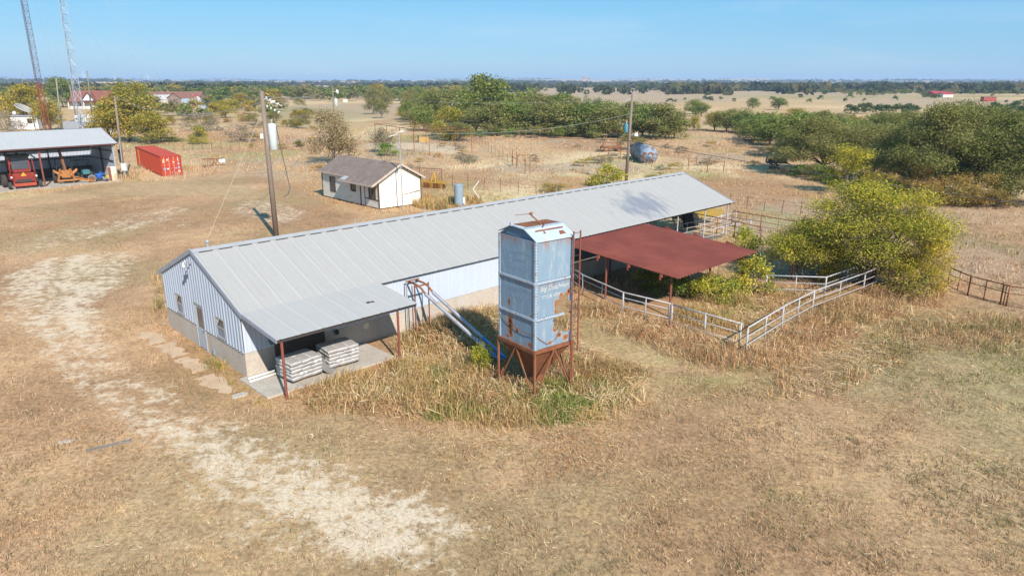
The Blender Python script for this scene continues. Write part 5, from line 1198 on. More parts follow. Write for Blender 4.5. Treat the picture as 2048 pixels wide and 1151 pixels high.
ds=thing('cattle_feeder','dark slatted wooden feeder under the far oaks','feeder',g(1484,287),R(-15));ds.scale=(.42,.6,.8);b=MB()
for z in (.5,1.0,1.5): b.box(-4.5,4.5,-.08,.08,z-.12,z+.12)
for x in (-4.3,-1.5,1.5,4.3): b.box(x-.1,x+.1,.08,.24,0,1.7)
b.build('slats',M('dark_timber',(.07,.06,.055),(.10,.085,.075),2,.9),ds)
ftb=thing('flatbed_trailer','dark flatbed trailer under the big oaks at the pasture edge','trailer',g(1552,338),R(-12));ftb.scale=(.55,.7,.9);b=MB();b.box(-2.6,2.6,-1.1,1.1,.95,1.1);b.box(-2.6,-2.5,-1.1,1.1,1.1,1.9);b.box(-2.0,2.6,1.0,1.1,1.1,1.6);b.build('bed',flat('dark_trailer',(.045,.05,.06)),ftb)
for x in (-1.2,.0):
    for y in (-1.0,1.0): MB().wheel((x,y,.45),(0,1,0),.45,.25).build('wheel',m_tire,ftb)
b=MB();b.beam((2.6,0,.9),(4.2,0,.6),.15);b.build('draw_bar',m_galv,ftb)
tr2=thing('disc_harrow','rusty farm implement left in the grass right of the red container','implement',g(428,331),R(8));b=MB();b.box(-1.6,1.3,-.3,.3,.9,1.0)
for k in range(7): b.beam((-1.5+k*.4,-.2,.9),(-1.6+k*.4,-.4,.15),.05)
b.build('frame',m_rust,tr2);MB().box(.9,1.7,-.4,.2,.5,.95).build('seed_box',m_white,tr2)
tr3=thing('ripper_shank','small rusty ripper lying before the seed implement','implement',g(421,337),R(-5));b=MB();b.beam((-1,0,.3),(.6,0,.4),.12);b.beam((.1,0,.4),(.6,0,.9),.1);b.beam((.6,0,.9),(1.2,0,.3),.1);b.lathe([(.05,0),(.25,.1),(.25,.3),(.05,.4)],10,(-.9,0,.1));b.build('frame',m_rust,tr3)
# yellow machine at the pens
ym=thing('yellow_chute','yellow cattle chute machine behind the pen rails','cattle chute',loc_y:=g(1392,452),R(20));m_yel=M('chute_yellow',(.36,.25,.045),(.28,.19,.045),2,.7,0,0,c3=(.30,.18,.06))
b=MB();b.box(-2.4,2.6,-.05,.05,.75,1.35);b.box(-2.4,2.6,1.2,1.3,.75,1.35);b.build('side_panel',m_yel,ym)
b=MB()
for k in range(6): b.beam((-3.2+k*.45,-.15,1.9-.0*k),(-2.2+k*.45,-.15,.4),.08)
b.beam((-3.3,-.15,1.95),(-.9,-.15,1.95),.1);b.build('sloped_bars',m_yel,ym)
b=MB();b.lathe([(.0,-.2),(.8,-.2),(.8,.2),(0,.2)],20,(0,0,0));me_=b
b=MB();b.disc((-.9,-.5,.6),(0,1,0),.75,.3,22);b.build('dark_wheel',m_black,ym)
# T-post wire fences
def post_line(px0,px1,n,h,label,mat,name='wire_fence',wires=(.4,.9,1.2)):
    p=g(*px0);q=g(*px1);o=thing(name,label,'fence',p);d_=q-p
    for k in range(n):
        f=k/(n-1);v=d_*f;v[2]+=float(terr(*(p+v)[:2]))-float((p+v)[2]);MB().tube([v,v+np.array([random.uniform(-.05,.05),0,h*random.uniform(.92,1.08)])],.032,5).build('post',mat,o)
    b=MB()
    for z in wires: b.tube([(0,0,z),tuple(d_+np.array([0,0,z]))],.008,3,False)
    b.build('wires',m_wire,o)
m_tp=M('rusty_tpost',(.16,.09,.06),(.12,.07,.05),3,.8)
post_line((948,283),(1024,331),12,1.5,'rusty wire fence running down the pasture to the pipe stiles',m_tp)
post_line((905,372),(1110,398),7,1.5,'sparse post fence behind the barn ridge in yellow grass',m_tp)
post_line((780,322),(1000,268),10,1.4,'wire fence along the pale ground towards the oaks',m_tp)
post_line((330,302),(480,300),9,1.5,'post fence behind the red container',m_tp)
post_line((1375,283),(1660,300),10,1.3,'wire fence across the pale gap between the oaks',m_polegrn)
post_line((1460,415),(1600,432),5,1.3,'post fence beyond the working pens',m_tp)
# plank and flat stones in the yard
tag(MB().box(-.68,.68,-.09,.09,0,.04).build('plank',m_wood,None,loc=tuple(at(219,891)),rotz=R(33)),'grey weathered plank lying on the pale track','plank')
sb=MB();sb.prism([(-.25,-.07,0),(-.05,-.12,0),(.22,-.08,0),(.28,.06,0),(0,.1,0),(-.22,.07,0)],(0,0,.03));tag(sb.build('flat_stone',m_conc,None,loc=tuple(at(131,883)),rotz=R(20)),'flat grey stone set in the yard left of the plank','stone')
sb=MB();sb.prism([(-.3,-.15,0),(.2,-.2,0),(.4,.0,0),(.2,.2,0),(-.25,.15,0)],(0,0,.07));tag(sb.build('broken_slab',m_slab,None,loc=tuple(at(478,792)),rotz=R(40),bevel=.03),'broken concrete chunk by the gable corner weeds','rubble')
# ================================================================ TREES AND SHRUBS
MLEAF=leafmat('leaves',.3,.10)
m_bark=M('grey_bark',(.15,.125,.10),(.10,.085,.07),4,.95,0,.3,(6,6,1));m_twig=M('pale_twigs',(.24,.20,.165),(.17,.14,.115),4,.95)
PAL=dict(
 ybush=[(.456,.401,.048),(.609,.502,.056),(.304,.302,.038),(.198,.222,.028),(.365,.287,.094),(.518,.388,.056),(.243,.194,.066)],
 oak=[(.128,.169,.036),(.179,.218,.051),(.234,.269,.069),(.148,.194,.039),(.292,.305,.092)],
 oakg=[(.196,.198,.061),(.254,.239,.075),(.300,.273,.095),(.220,.222,.061),(.173,.186,.047)],
 dark=[(.067,.109,.039),(.097,.140,.050),(.120,.169,.059),(.087,.127,.042)],
 olive=[(.200,.195,.061),(.250,.227,.072),(.283,.243,.087),(.167,.173,.052),(.316,.266,.109)],
 yell=[(.408,.322,.044),(.510,.394,.062),(.332,.286,.044),(.255,.238,.037),(.527,.428,.100)],
 yolive=[(.377,.286,.046),(.457,.340,.058),(.283,.238,.042),(.202,.191,.039),(.511,.368,.078)],
 ygreen=[(.333,.333,.039),(.456,.412,.046),(.579,.476,.058),(.228,.262,.036),(.620,.555,.091),(.176,.206,.039)],
 orange=[(.431,.261,.068),(.359,.207,.062),(.504,.343,.097),(.287,.207,.068),(.316,.261,.083)],
 grey=[(.287,.227,.158),(.345,.275,.193),(.245,.199,.123),(.230,.207,.097),(.402,.323,.234)],
 green=[(.143,.229,.039),(.186,.272,.046),(.114,.186,.039),(.243,.315,.065)],
 brown=[(.312,.240,.111),(.247,.195,.085),(.364,.286,.143),(.195,.163,.065),(.429,.338,.182)])
def crown_mesh(seed,n,leaf,zlow,nl,pal,clump=9,flat_=.75,fill=.45,cl_r=.045,spread=.5,shape='dome'):
    r=np.random.default_rng(seed);L=[]
    for k in range(nl):
        a=2*np.pi*(k+r.uniform(-.3,.3))/nl*2.4;q=np.sqrt((k+.5)/nl)
        rad=r.uniform(.13,.22)*(1.15-.25*q)*(1. if nl<30 else .72)
        if shape=='dome': z=zlow+(1-zlow)*(.35+.5*(1-q**2)*r.uniform(.75,1.1)+r.uniform(-.12,.1))
        elif shape=='oak':
            z=zlow+(1-zlow)*((1-.72*r.uniform(0,1)**1.5)*np.sqrt(max(.08,1-(q*.9)**2)))
        elif shape=='mound':
            z=zlow+(1-zlow)*(.06+.94*r.uniform(0,1)**.38*np.sqrt(max(.08,1-(q*.9)**2)))
        elif shape=='tall': z=zlow+(1-zlow)*r.uniform(.15,.9);q*=1-.55*max(0,(z-.45))
        else: z=zlow+(1-zlow)*r.uniform(.1,.85)*(1.05-.5*q)
        L.append((cos(a)*q*(spread-rad*.8),sin(a)*q*(spread-rad*.8),min(z,1-rad*flat_),rad))
    L=np.array(L);wts=L[:,3]**2;wts/=wts.sum();nc=n//clump
    li=r.choice(len(L),nc,p=wts);d=r.normal(size=(nc,3));d/=np.linalg.norm(d,axis=1)[:,None]
    rr=(fill+(1-fill)*r.uniform(0,1,nc)**.6)
    c=L[li,:3]+d*(L[li,3]*rr)[:,None]*np.array([1,1,flat_])
    c[:,2]=np.maximum(c[:,2],zlow*.6+r.uniform(0,.08,nc))
    # stray sprigs break the outline
    m=r.uniform(0,1,nc)<.07;c[m]+=d[m]*r.uniform(.03,.09,(m.sum(),1))
    P=np.repeat(c,clump,0)+r.normal(size=(nc*clump,3))*cl_r*np.array([1,1,.8])
    D=np.repeat(d,clump,0)
    nrm=D*.7+r.normal(size=P.shape)*.75+np.array([0,0,.35]);nrm/=np.linalg.norm(nrm,axis=1)[:,None]
    t1=np.cross(nrm,r.normal(size=P.shape));t1/=np.linalg.norm(t1,axis=1)[:,None]+1e-9;t2=np.cross(nrm,t1)
    s=(leaf*r.uniform(.55,1.3,len(P)))[:,None]
    V=np.stack([P-t1*s,P-t2*s*.55,P+t1*s,P+t2*s*.55],1).reshape(-1,3)
    V[:,2]=np.maximum(V[:,2],.005)
    pal=np.array(pal);ci=r.integers(0,len(pal),nc);li_c=r.integers(0,len(pal),len(L));use=r.uniform(0,1,nc)<.45;ci[use]=li_c[li[use]]
    col=np.repeat(pal[ci],clump,0)*r.uniform(.75,1.25,(len(P),1));col=np.repeat(col,4,0)
    return npmesh('crown',V,4,MLEAF,col),L
def trunk_mesh(L,seed,r0,mat,stems=1,nmax=9):
    r=np.random.default_rng(seed);b=MB()
    fork=.16 if stems==1 else 0.0
    if stems==1: b.tube([(0,0,-.02),(r.normal()*.01,r.normal()*.01,fork*.6),(0,0,fork)],[r0*1.25,r0,r0*.9],7)
    for k in r.permutation(len(L))[:nmax]:
        x,y,z,_=L[k];s=(r.normal()*.03*(stems>1),r.normal()*.03*(stems>1),fork-.01)
        b.tube([s,(x*.35+r.normal()*.02,y*.35+r.normal()*.02,fork+(z-fork)*.5),(x*.75+r.normal()*.02,y*.75+r.normal()*.02,fork+(z-fork)*.8),(x,y,z+.05)],[r0*.55,r0*.42,r0*.27,r0*.1],5,False)
        for _ in range(2):
            ex=np.array((x,y,z))+r.normal(size=3)*.09;b.tube([(x*.75,y*.75,fork+(z-fork)*.8),tuple(ex)],[r0*.2,r0*.06],4,False)
    me=bpy.data.meshes.new('trunk');me.from_pydata(b.v,[],b.f);me.materials.append(mat);return me
VAR={}
def variants(key,n,leaf,zlow,nl,pal,count,r0=.03,stems=1,mat=None,nmax=9,**k):
    VAR[key]=[]
    for i in range(count):
        sd=hash_key(key)+i*17
        cm,L=crown_mesh(sd,n,leaf,zlow,nl,PAL[pal],**k)
        VAR[key].append((cm,trunk_mesh(L,sd+5,r0,mat or m_bark,stems,nmax)))
def hash_key(s): return sum(ord(c)*(i+3) for i,c in enumerate(s))%9973
variants('oak_hi',42000,.0088,.02,42,'oakg',4,.022,cl_r=.028,shape='oak')
variants('oak_md',5000,.023,.02,24,'oak',4,.022,shape='oak')
variants('oakg_md',5000,.023,.02,24,'oakg',4,.022,shape='oak')
variants('oak_lo',900,.05,.02,13,'oak',3,.03,clump=5,shape='oak')
variants('dark_lo',900,.055,.02,13,'dark',3,.03,clump=5,shape='oak')
variants('olive_lo',900,.05,.02,13,'olive',3,.03,clump=5,shape='oak')
variants('yolive_lo',900,.05,.02,13,'yolive',2,.03,clump=5,shape='oak')
variants('olive_md',3000,.022,.06,15,'olive',2,.025,fill=.2)
variants('yell_md',3600,.021,.05,15,'yell',3,.024,shape='bush',fill=.2)
variants('yolive_md',6500,.019,.03,22,'yolive',3,.022,fill=.15,shape='oak')
variants('ygreen_md',3600,.021,.04,15,'ygreen',2,.022,shape='bush',stems=5,fill=.2)
variants('orange_md',3200,.020,.03,15,'orange',3,.016,shape='bush',stems=6,mat=m_twig,fill=.1)
variants('grey_md',2400,.017,.03,15,'grey',3,.014,shape='bush',stems=7,mat=m_twig,fill=.05)
variants('brown_hi',9000,.014,.03,20,'brown',1,.014,shape='tall',stems=6,mat=m_twig,fill=.1)
variants('green_md',2400,.024,.02,12,'green',2,.016,shape='bush',stems=5,fill=.2)
variants('scrub_md',900,.03,.02,9,'grey',3,.014,shape='bush',stems=5,mat=m_twig,fill=.1)
variants('scrubo_md',900,.03,.02,9,'orange',3,.014,shape='bush',stems=5,mat=m_twig,fill=.1)
variants('ybush_hi',70000,.0066,.0,70,'ybush',1,.011,shape='mound',stems=12,mat=m_twig,fill=.0,cl_r=.022,clump=6,nmax=40)
variants('ybush_hi2',20000,.0105,.02,26,'ybush',2,.014,shape='mound',stems=6,mat=m_twig,fill=.0,cl_r=.035,nmax=16)
variants('yshrub_hi',9000,.013,.02,30,'ybush',2,.014,shape='tall',stems=7,mat=m_twig,fill=.05,cl_r=.035)
variants('oshrub_hi',9000,.013,.02,20,'orange',2,.014,shape='bush',stems=7,mat=m_twig,fill=.05,cl_r=.035)
NTREE=0
def tree(kind,px,pb,pt,wpx,name,label,cat='tree',group=None,var=None,parts=True,base=None):
    global NTREE
    b_=g(px,pb) if base is None else np.array(base);dep=b_[1]*cp+(H-b_[2])*sp
    w_=wpx*dep/F;h_=max(.4,float(atY(px,pt,b_[1])[2]-b_[2]))
    V=VAR[kind];cm,tm=V[(NTREE if var is None else var)%len(V)];NTREE+=1
    o=thing(name,label,cat,b_,random.uniform(0,6.28),group);o.scale=(w_,w_,h_)
    obj('crown',cm,o)
    if parts: obj('trunk',tm,o)
    return o
# --- individually told apart
tree('ybush_hi',1735,568,360,325,'yellow_green_bush','big yellow green leafy bush rising behind the uphill white pipe fence','bush',var=0)
tree('ybush_hi2',1842,584,440,105,'yellow_bush','yellowing bush on the right flank of the big yellow green bush','bush',var=1)
tree('ybush_hi2',1588,560,438,165,'green_bush','green lower bush left of the big yellow green bush','bush',var=0)
for k,(px,pb,pt,w_,l_) in enumerate(((1500,585,498,110,'green brush clump in the pen behind the rear white rail'),(1425,600,520,110,'leafy green brush filling the shade at the red roof corner'),(1350,592,520,110,'dark green brush growing under the red roof near its front post'),(1300,575,520,80,'dim green brush deep under the red roof'),(1480,520,440,90,'straggling green shrub beyond the red roof tip'))):
    tree('ygreen_md' if k!=2 else 'green_md',px,pb,pt,w_,'green_brush',l_,'shrub')
tree('ygreen_md',966,742,655,50,'leafy_sapling','pale green leafy sapling beside the feed bin leg','sapling')
tree('brown_hi',668,328,212,112,'brown_olive_tree','dense brown olive tree standing behind the small house','tree',var=0)
tree('green_md',775,312,272,50,'green_shrub','bright green shrub under the rusty pipe frame','shrub')
tree('grey_md',768,305,222,75,'bare_shrub','bare brownish shrub inside the rusty pipe frame','shrub')
tree('yell_md',900,280,206,86,'yellow_tree','bright yellow tree before the dark oak belt','tree',var=0)
tree('olive_md',920,283,240,66,'olive_shrub','grey olive shrub at the foot of the bright yellow tree','shrub')
tree('yolive_md',262,283,188,150,'yellow_olive_tree','broad yellow olive tree behind the red container','tree',var=0)
tree('yolive_md',268,240,160,110,'yellow_olive_tree','taller yellow olive tree behind the broad one near the container','tree',var=1)
tree('yolive_md',58,250,166,92,'yellow_olive_tree','yellow tree behind the satellite dish hut','tree',var=2)
tree('yolive_md',100,262,196,70,'yellow_olive_tree','ragged yellow tree hiding the foot of the rusty tower','tree',var=1)
tree('oak_md',126,215,155,68,'dark_tree','dark green rounded tree between the two lattice towers','tree')
tree('grey_md',14,262,205,80,'bare_bush','large grey brown bare bush left of the white hut','bush')
tree('grey_md',40,215,172,60,'bare_tree','pale bare tree at the far left behind the yellow tree','tree')
tree('yell_md',398,288,246,52,'small_yellow_tree','small yellow tree by the post fence right of the red container','tree')
tree('grey_md',404,262,208,90,'grey_mesquite','thin grey mesquite behind the small yellow tree','tree')
tree('yell_md',452,236,195,46,'yellow_shrub','round yellow shrub right of the weathered barn','shrub')
tree('grey_md',482,284,232,75,'grey_bush','dark greyish bush left of the tall leaning pole','bush')
tree('orange_md',494,243,212,50,'orange_shrub','low orange shrub in front of the far left field','shrub')
tree('olive_md',524,213,194,30,'field_tree','small lone tree standing at the far left field edge','tree')
tree('olive_md',548,254,218,42,'olive_scrub','thin olive scrub just right of the tall leaning pole','shrub')
tree('green_md',345,283,268,60,'green_brush','low bright green brush behind the red container','shrub')
tree('ygreen_md',1210,372,318,90,'pole_brush','loose yellow green brush around the lamp pole foot','shrub')
tree('orange_md',1110,385,355,70,'roof_edge_brush','dry yellowish brush above the barn ridge','shrub')
tree('orange_md',1318,360,340,70,'dry_brush','dry yellow brush between the fallen tank and the roof end','shrub')
tree('olive_md',1262,300,262,70,'olive_brush','olive brush behind the lamp pole and cart','shrub')
tree('yshrub_hi',1692,388,286,112,'yellow_shrub','tall yellow green shrub before the big right oaks','shrub',var=0)
tree('yshrub_hi',1752,392,330,90,'pale_yellow_shrub','pale yellowish shrub right of the tall yellow shrub','shrub',var=1)
for k,(px,pb,pt,w_,l_) in enumerate(((1838,400,318,100,'rusty brown shrub under the big right oak, leftmost of three'),(1905,410,320,120,'orange brown shrub under the big right oak, middle of three'),(1970,415,335,110,'orange brown shrub under the right oaks, rightmost of three'))): tree('oshrub_hi',px,pb,pt,w_,'orange_brown_shrub',l_,'shrub',var=k)
for k,(px,pb,pt,w_,l_) in enumerate(((1645,348,232,205,'big dark live oak above the flatbed trailer'),(1745,358,250,180,'live oak between the flatbed trailer oak and the largest oaks'),(1815,380,238,200,'large live oak behind the rusty brown shrubs'),(1880,392,206,230,'largest tallest live oak of the right grove'),(1985,398,222,220,'broad live oak at the right edge of the grove'),(2055,412,250,190,'live oak cut by the right frame edge'),(1930,345,202,200,'live oak crown rising behind the largest oak'),(1790,318,222,150,'live oak behind left of the largest oak'),(2020,345,225,170,'live oak crown behind the broad right oak'))):
    tree('oak_hi',px,pb,pt,w_,'live_oak',l_,'tree',var=k)
for k,(px,pb,pt,w_,l_) in enumerate(((1596,318,226,100,'dark live oak left behind the flatbed trailer oak'),(1555,292,224,80,'rounded oak above the slatted feeder'),(1484,266,218,66,'rounded oak right of the pale pasture gap'),(1520,272,228,60,'smaller oak between two rounded oaks at the feeder'),(1690,300,240,90,'oak behind the flatbed trailer oak to the right'),(1385,228,197,42,'dark lone oak in the gold field, left of the pair'),(1402,233,203,40,'dark lone oak in the gold field, right of the pair'),(1505,217,196,32,'dark round oak alone in the gold field'),(1557,220,195,38,'round oak at the gold field right of the lone oak'))):
    tree('oak_md',px,pb,pt,w_,'field_oak',l_,'tree')
for k,(px,pb,pt,w_,l_) in enumerate(((1388,262,232,30,'yellow tree in the gap right of the oak belt'),(1428,262,222,52,'yellow olive tree in the pale pasture gap'),(1462,244,214,46,'olive tree behind the yellow ones in the gap'),(1590,240,216,50,'yellow green tree behind the right oaks'),(2035,270,225,70,'bright yellow tree at the right frame edge above the oaks'),(1712,262,232,46,'yellow tree beyond the dark oak row'))): tree(('yolive_md','yolive_md','olive_md','yolive_md','yell_md','yolive_md')[k],px,pb,pt,w_,'yellowing_tree',l_,'tree')
tree('oak_md',975,252,150,125,'tall_live_oak','tallest live oak sticking above the belt into the horizon','tree')
for px,pb,pt,w_,l_ in ((1655,556,480,140,'low green brush at the left foot of the big yellow green bush'),(1800,580,490,120,'low yellowish brush at the right foot of the big yellow green bush')): tree('ybush_hi2',px,pb,pt,w_,'low_brush',l_,'bush')
for px,pb,pt,w_,l_ in ((305,287,228,96,'lower yellow tree on the right side of the broad one by the container'),(222,284,214,84,'yellow tree tight behind the machine shed corner')): tree('yolive_md',px,pb,pt,w_,'yellow_olive_tree',l_,'tree')
for k_ in range(9): tree(('green_md','olive_md','oak_md')[k_%3],1600+k_*24,352+k_*5.5,318+k_*5,56,'grove_shrub','dark shrub filling the foot of the right oak grove','shrub','shrubs at the foot of the right oak grove',parts=False)
# --- the oak belt behind the pasture
rt=random.Random(5)
front=[(848,262,209,67),(952,268,211,91),(992,270,203,93),(1032,268,203,101),(1075,270,205,104),(1118,272,203,109),(1160,273,209,104),(1200,275,211,93),(1236,276,219,78),(1285,276,209,104),(1320,277,207,117),(1348,277,223,67)]
for k,(px,pb,pt,w_) in enumerate(front): tree('oakg_md' if k%3 else 'oak_md',px,pb,pt,w_,'live_oak','grey green live oak in the front row of the oak belt',group='front row of the oak belt')
back=[(846,236,189,72),(872,240,179,85),(905,238,173,101),(1005,244,181,91),(1045,242,177,109),(1085,244,183,91),(1120,246,187,85),(1150,248,194,78),(1185,250,196,78),(1222,252,201,70),(1262,252,203,72),(1300,256,202,72),(938,246,183,91),(1030,258,193,78),(1100,258,197,78)]
for k,(px,pb,pt,w_) in enumerate(back): tree(('oak_md','oakg_md','olive_md')[k%3 if k%4 else 0],px,pb,pt,w_,'live_oak','live oak crown in the back row of the oak belt',group='back row of the oak belt')
for k in range(9):
    px=820+k*13+rt.uniform(-5,5);tree(('olive_md','orange_md','yolive_md')[k%3],px,250-k*.5,214+rt.uniform(-4,6),40,'mixed_tree','olive or yellow tree left of the oak belt',group='mixed trees left of the oak belt')
for px,pb,pt in ((1172,206,183),(1198,209,188),(1083,196,180)): tree('grey_md',px,pb,pt,14,'bare_tree','small bare tree behind the oak belt at the gold field',group='bare trees behind the oak belt')
for k_,(px,pb,pt,w_) in enumerate(((1452,264,222,60),(1508,282,228,78),(1540,292,232,84),(1582,302,234,88),(1622,312,236,96),(1668,300,232,100),(1712,292,236,96),(1755,288,228,100),(1600,270,222,76),(1650,266,222,80))): tree('oak_md' if k_%3 else 'oakg_md',px,pb,pt,w_,'live_oak','dark green live oak filling the middle of the right grove',group='oaks filling the middle of the right grove')
for k_ in range(46):
    px=rt.uniform(1060,2060);pb=rt.uniform(178,206) if px>1330 else rt.uniform(174,186);hh_=rt.uniform(4,9);tree(rt.choice(('dark_lo','oak_lo','olive_lo')),px,pb,pb-hh_,hh_*rt.uniform(1.2,2.4),'field_oak','small far oak scattered over the gold fields',group='far oaks over the gold fields',parts=False)
for k_ in range(34):
    px=1640+k_*12.5+rt.uniform(-5,5);pb=rt.uniform(186,190);tree(rt.choice(('dark_lo','oak_lo','olive_lo')),px,pb,pb-rt.uniform(7,11),rt.uniform(13,22),'treeline_tree','tree in the treeline behind the far right ranch',group='treeline behind the far right ranch',parts=False)
# dark oak row beyond the right oaks
for k in range(11): tree('dark_lo',1700+k*13+rt.uniform(-3,3),226+rt.uniform(-1,3),206+rt.uniform(-2,4),24,'row_oak','dark oak in the row behind the right grove',group='dark oak row behind the right grove',parts=False)
for k in range(9): tree('dark_lo',1985+k*11+rt.uniform(-3,3),228+rt.uniform(-4,2),204+rt.uniform(-3,6),26,'row_oak','dark oak at the far right beyond the grove',group='dark oaks at the far right',parts=False)
for k in range(14): tree('olive_lo',1500+k*16+rt.uniform(-6,6),252+rt.uniform(-10,10),228+rt.uniform(-6,6),34,'brush_tree','olive brush tree between the right oaks and the gold field',group='olive brush behind the right oaks',parts=False)
# left woods in front of the horizon
k=0
for row,(y0,y1,n,hh_) in enumerate(((198,205,30,(22,31)),(193,198,30,(20,27)),(187,192,32,(15,22)))):
    for i in range(n):
        px=335+(960-335)*(i+rt.uniform(.1,.9))/n;pb=rt.uniform(y0,y1)
        kd=rt.choice(('oak_lo','olive_lo','oak_lo','olive_lo','oak_lo','yolive_lo'));tree(kd,px,pb,pb-rt.uniform(*hh_),rt.uniform(32,54),'wood_tree','tree in the mixed wood beyond the far left field',group='mixed wood beyond the far left field',parts=False)
for i in range(22):
    px=rt.uniform(742,872);pb=rt.uniform(206,246)-max(0,(790-px)*.25);tree(rt.choice(('olive_md','oak_md','yolive_md','olive_md','grey_md')),px,pb,pb-rt.uniform(26,44),rt.uniform(34,54),'mixed_tree','olive or yellow tree left of the oak belt',group='mixed trees left of the oak belt')
for i in range(26):
    px=860+i*19.5+rt.uniform(-5,5);tree(rt.choice(('green_md','olive_md','oak_md')),px,rt.uniform(270,277),rt.uniform(244,258),rt.uniform(28,42),'belt_shrub','low green shrub at the foot of the oak belt','shrub','shrubs along the foot of the oak belt',parts=False)
for i in range(30):
    px=rt.uniform(300,650);pb=rt.uniform(208,262);s_=rt.uniform(14,26);tree(rt.choice(('olive_md','grey_md','orange_md','olive_md','yolive_md')),px,pb,pb-s_,s_*rt.uniform(1.2,1.8),'field_brush','brushy shrub between the far houses and the tall pole','shrub','brush between the far houses and the tall pole',parts=False)
for i in range(30):
    px=-40+ i*13+rt.uniform(-6,6);tree(rt.choice(('olive_lo','oak_lo','yolive_lo','oak_lo')),px,rt.uniform(186,200),rt.uniform(168,176),rt.uniform(28,44),'wood_tree','tree in the wood behind the towers at the far left',group='wood behind the towers',parts=False)
for px,pb,pt,w_ in ((346,232,200,44),(372,240,206,40),(392,228,196,36),(430,232,204,34),(462,226,200,40),(318,226,192,40),(540,232,206,34),(560,222,200,30),(500,228,200,36),(212,246,200,46),(150,214,180,40),(20,236,190,50),(75,206,170,44),(-10,230,185,50),(180,198,172,36),(215,190,166,40),(250,196,170,36),(420,222,190,40),(436,212,186,40),(470,222,196,36),(505,215,190,34),(410,238,214,36),(300,215,190,40),(225,205,182,46),(205,222,200,30),(440,200,180,40),(480,205,184,40),(545,200,178,40),(600,198,178,40)): tree(rt.choice(('olive_lo','yolive_lo','oak_lo')),px,pb,pt,w_,'yard_tree','tree around the far houses on the left',group='trees around the far houses',parts=False)
# far field clumps
cl_=[(1195,181,168,16),(1208,182,169,18),(1222,182,170,16),(1180,176,168,10),(1275,183,170,18),(1288,183,171,16),(1300,182,172,14),(1410,200,192,14),(1418,200,193,12),(1442,200,192,10),(1468,201,196,10),(1072,175,167,10),(1090,175,168,12),(1105,174,166,10),(1210,190,181,9),(1650,190,180,16),(1700,196,182,16),(1718,193,180,14),(1736,193,178,16),(1765,190,182,12),(1806,190,178,16),(1848,196,186,18),(1870,198,188,18),(1790,201,190,12),(1640,200,190,14),(1690,204,196,10),(1618,206,197,14),(1728,203,196,8),(1966,202,194,9),(2012,206,199,8),(1600,196,187,14)]
for px,pb,pt,w_ in cl_: tree(rt.choice(('dark_lo','oak_lo')),px,pb,pt,w_,'field_oak','small far oak scattered over the gold fields',group='far oaks over the gold fields',parts=False)
# pasture scrub
for i in range(46):
    px=rt.uniform(640,1560);pb=rt.uniform(282,345)
    if 700<px<870 and pb<315: continue
    s_=rt.uniform(14,30)*(pb-180)/110;tree(rt.choice(('scrub_md','scrubo_md','scrub_md')),px,pb,pb-s_*.5,s_*1.3,'scrub','low dry scrub clump in the wild pasture','shrub','dry scrub in the wild pasture',parts=False)
for i in range(14):
    px=rt.uniform(370,640);pb=rt.uniform(240,300);s_=rt.uniform(16,30);tree(rt.choice(('scrub_md','scrubo_md','olive_lo')),px,pb,pb-s_*.7,s_*1.3,'scrub','low scrub clump in the rough ground left of the tall pole','shrub','scrub in the rough ground at left',parts=False)
# --- far woods as one mass beyond the single trees
def far_woods():
    r=np.random.default_rng(3);P=[];S=[]
    n=26000
    y=np.exp(r.uniform(np.log(620),np.log(11000),n));x=y*r.uniform(-1.0,1.0,n)
    dens=fbm(x*.0035,y*.0016,201,4);dens2=fbm(x*.0011+4,y*.0009,211,3)
    px_=CX+F*x/(y*cp+0*sp)
    keep=(dens+.5*(dens2-.5)>.50+.05*sstep(1800,5000,y))|(r.uniform(0,1,n)<.03)
    # the gold hay fields stay open
    keep&=~((px_>1080)&(y<1150)&(r.uniform(0,1,n)<.97))
    keep|=(px_>1330)&(y>690)&(y<1150)&(fbm(x*.006,y*.004,231,3)>.44)
    keep&=~((px_>480)&(px_<1100)&(y<800))
    x=x[keep];y=y[keep];n=len(x);z=terr(x,y);h=r.uniform(4,9,n);wd=h*r.uniform(.7,1.3,n)*(1+y/4500.)
    m=14
    c=np.repeat(np.stack([x,y,z],1),m,0);hh=np.repeat(h,m);ww=np.repeat(wd,m)
    d=r.normal(size=(n*m,3));d/=np.linalg.norm(d,axis=1)[:,None]
    pos=c+d*np.stack([ww*.6,ww*.6,hh*.42],1)+np.stack([0*hh,0*hh,hh*.5],1)
    nr=d+r.normal(size=d.shape)*.5;nr/=np.linalg.norm(nr,axis=1)[:,None];t1=np.cross(nr,r.normal(size=d.shape));t1/=np.linalg.norm(t1,axis=1)[:,None];t2=np.cross(nr,t1)
    s=(ww*.42*r.uniform(.7,1.2,n*m))[:,None]
    V=np.stack([pos-t1*s,pos-t2*s*.7,pos+t1*s,pos+t2*s*.7],1).reshape(-1,3)
    pal=np.array([(.05,.065,.028),(.07,.08,.035),(.10,.10,.045),(.13,.11,.045),(.06,.07,.03)]);col=np.repeat(pal[r.integers(0,5,n)],m,0)*r.uniform(.8,1.2,(n*m,1))
    me=npmesh('far_woods',V,4,MLEAF,np.repeat(col,4,0));o=obj('far_woods',me);tag(o,'dark distant woods strung across the plain to the horizon',None,kind='stuff')
far_woods()
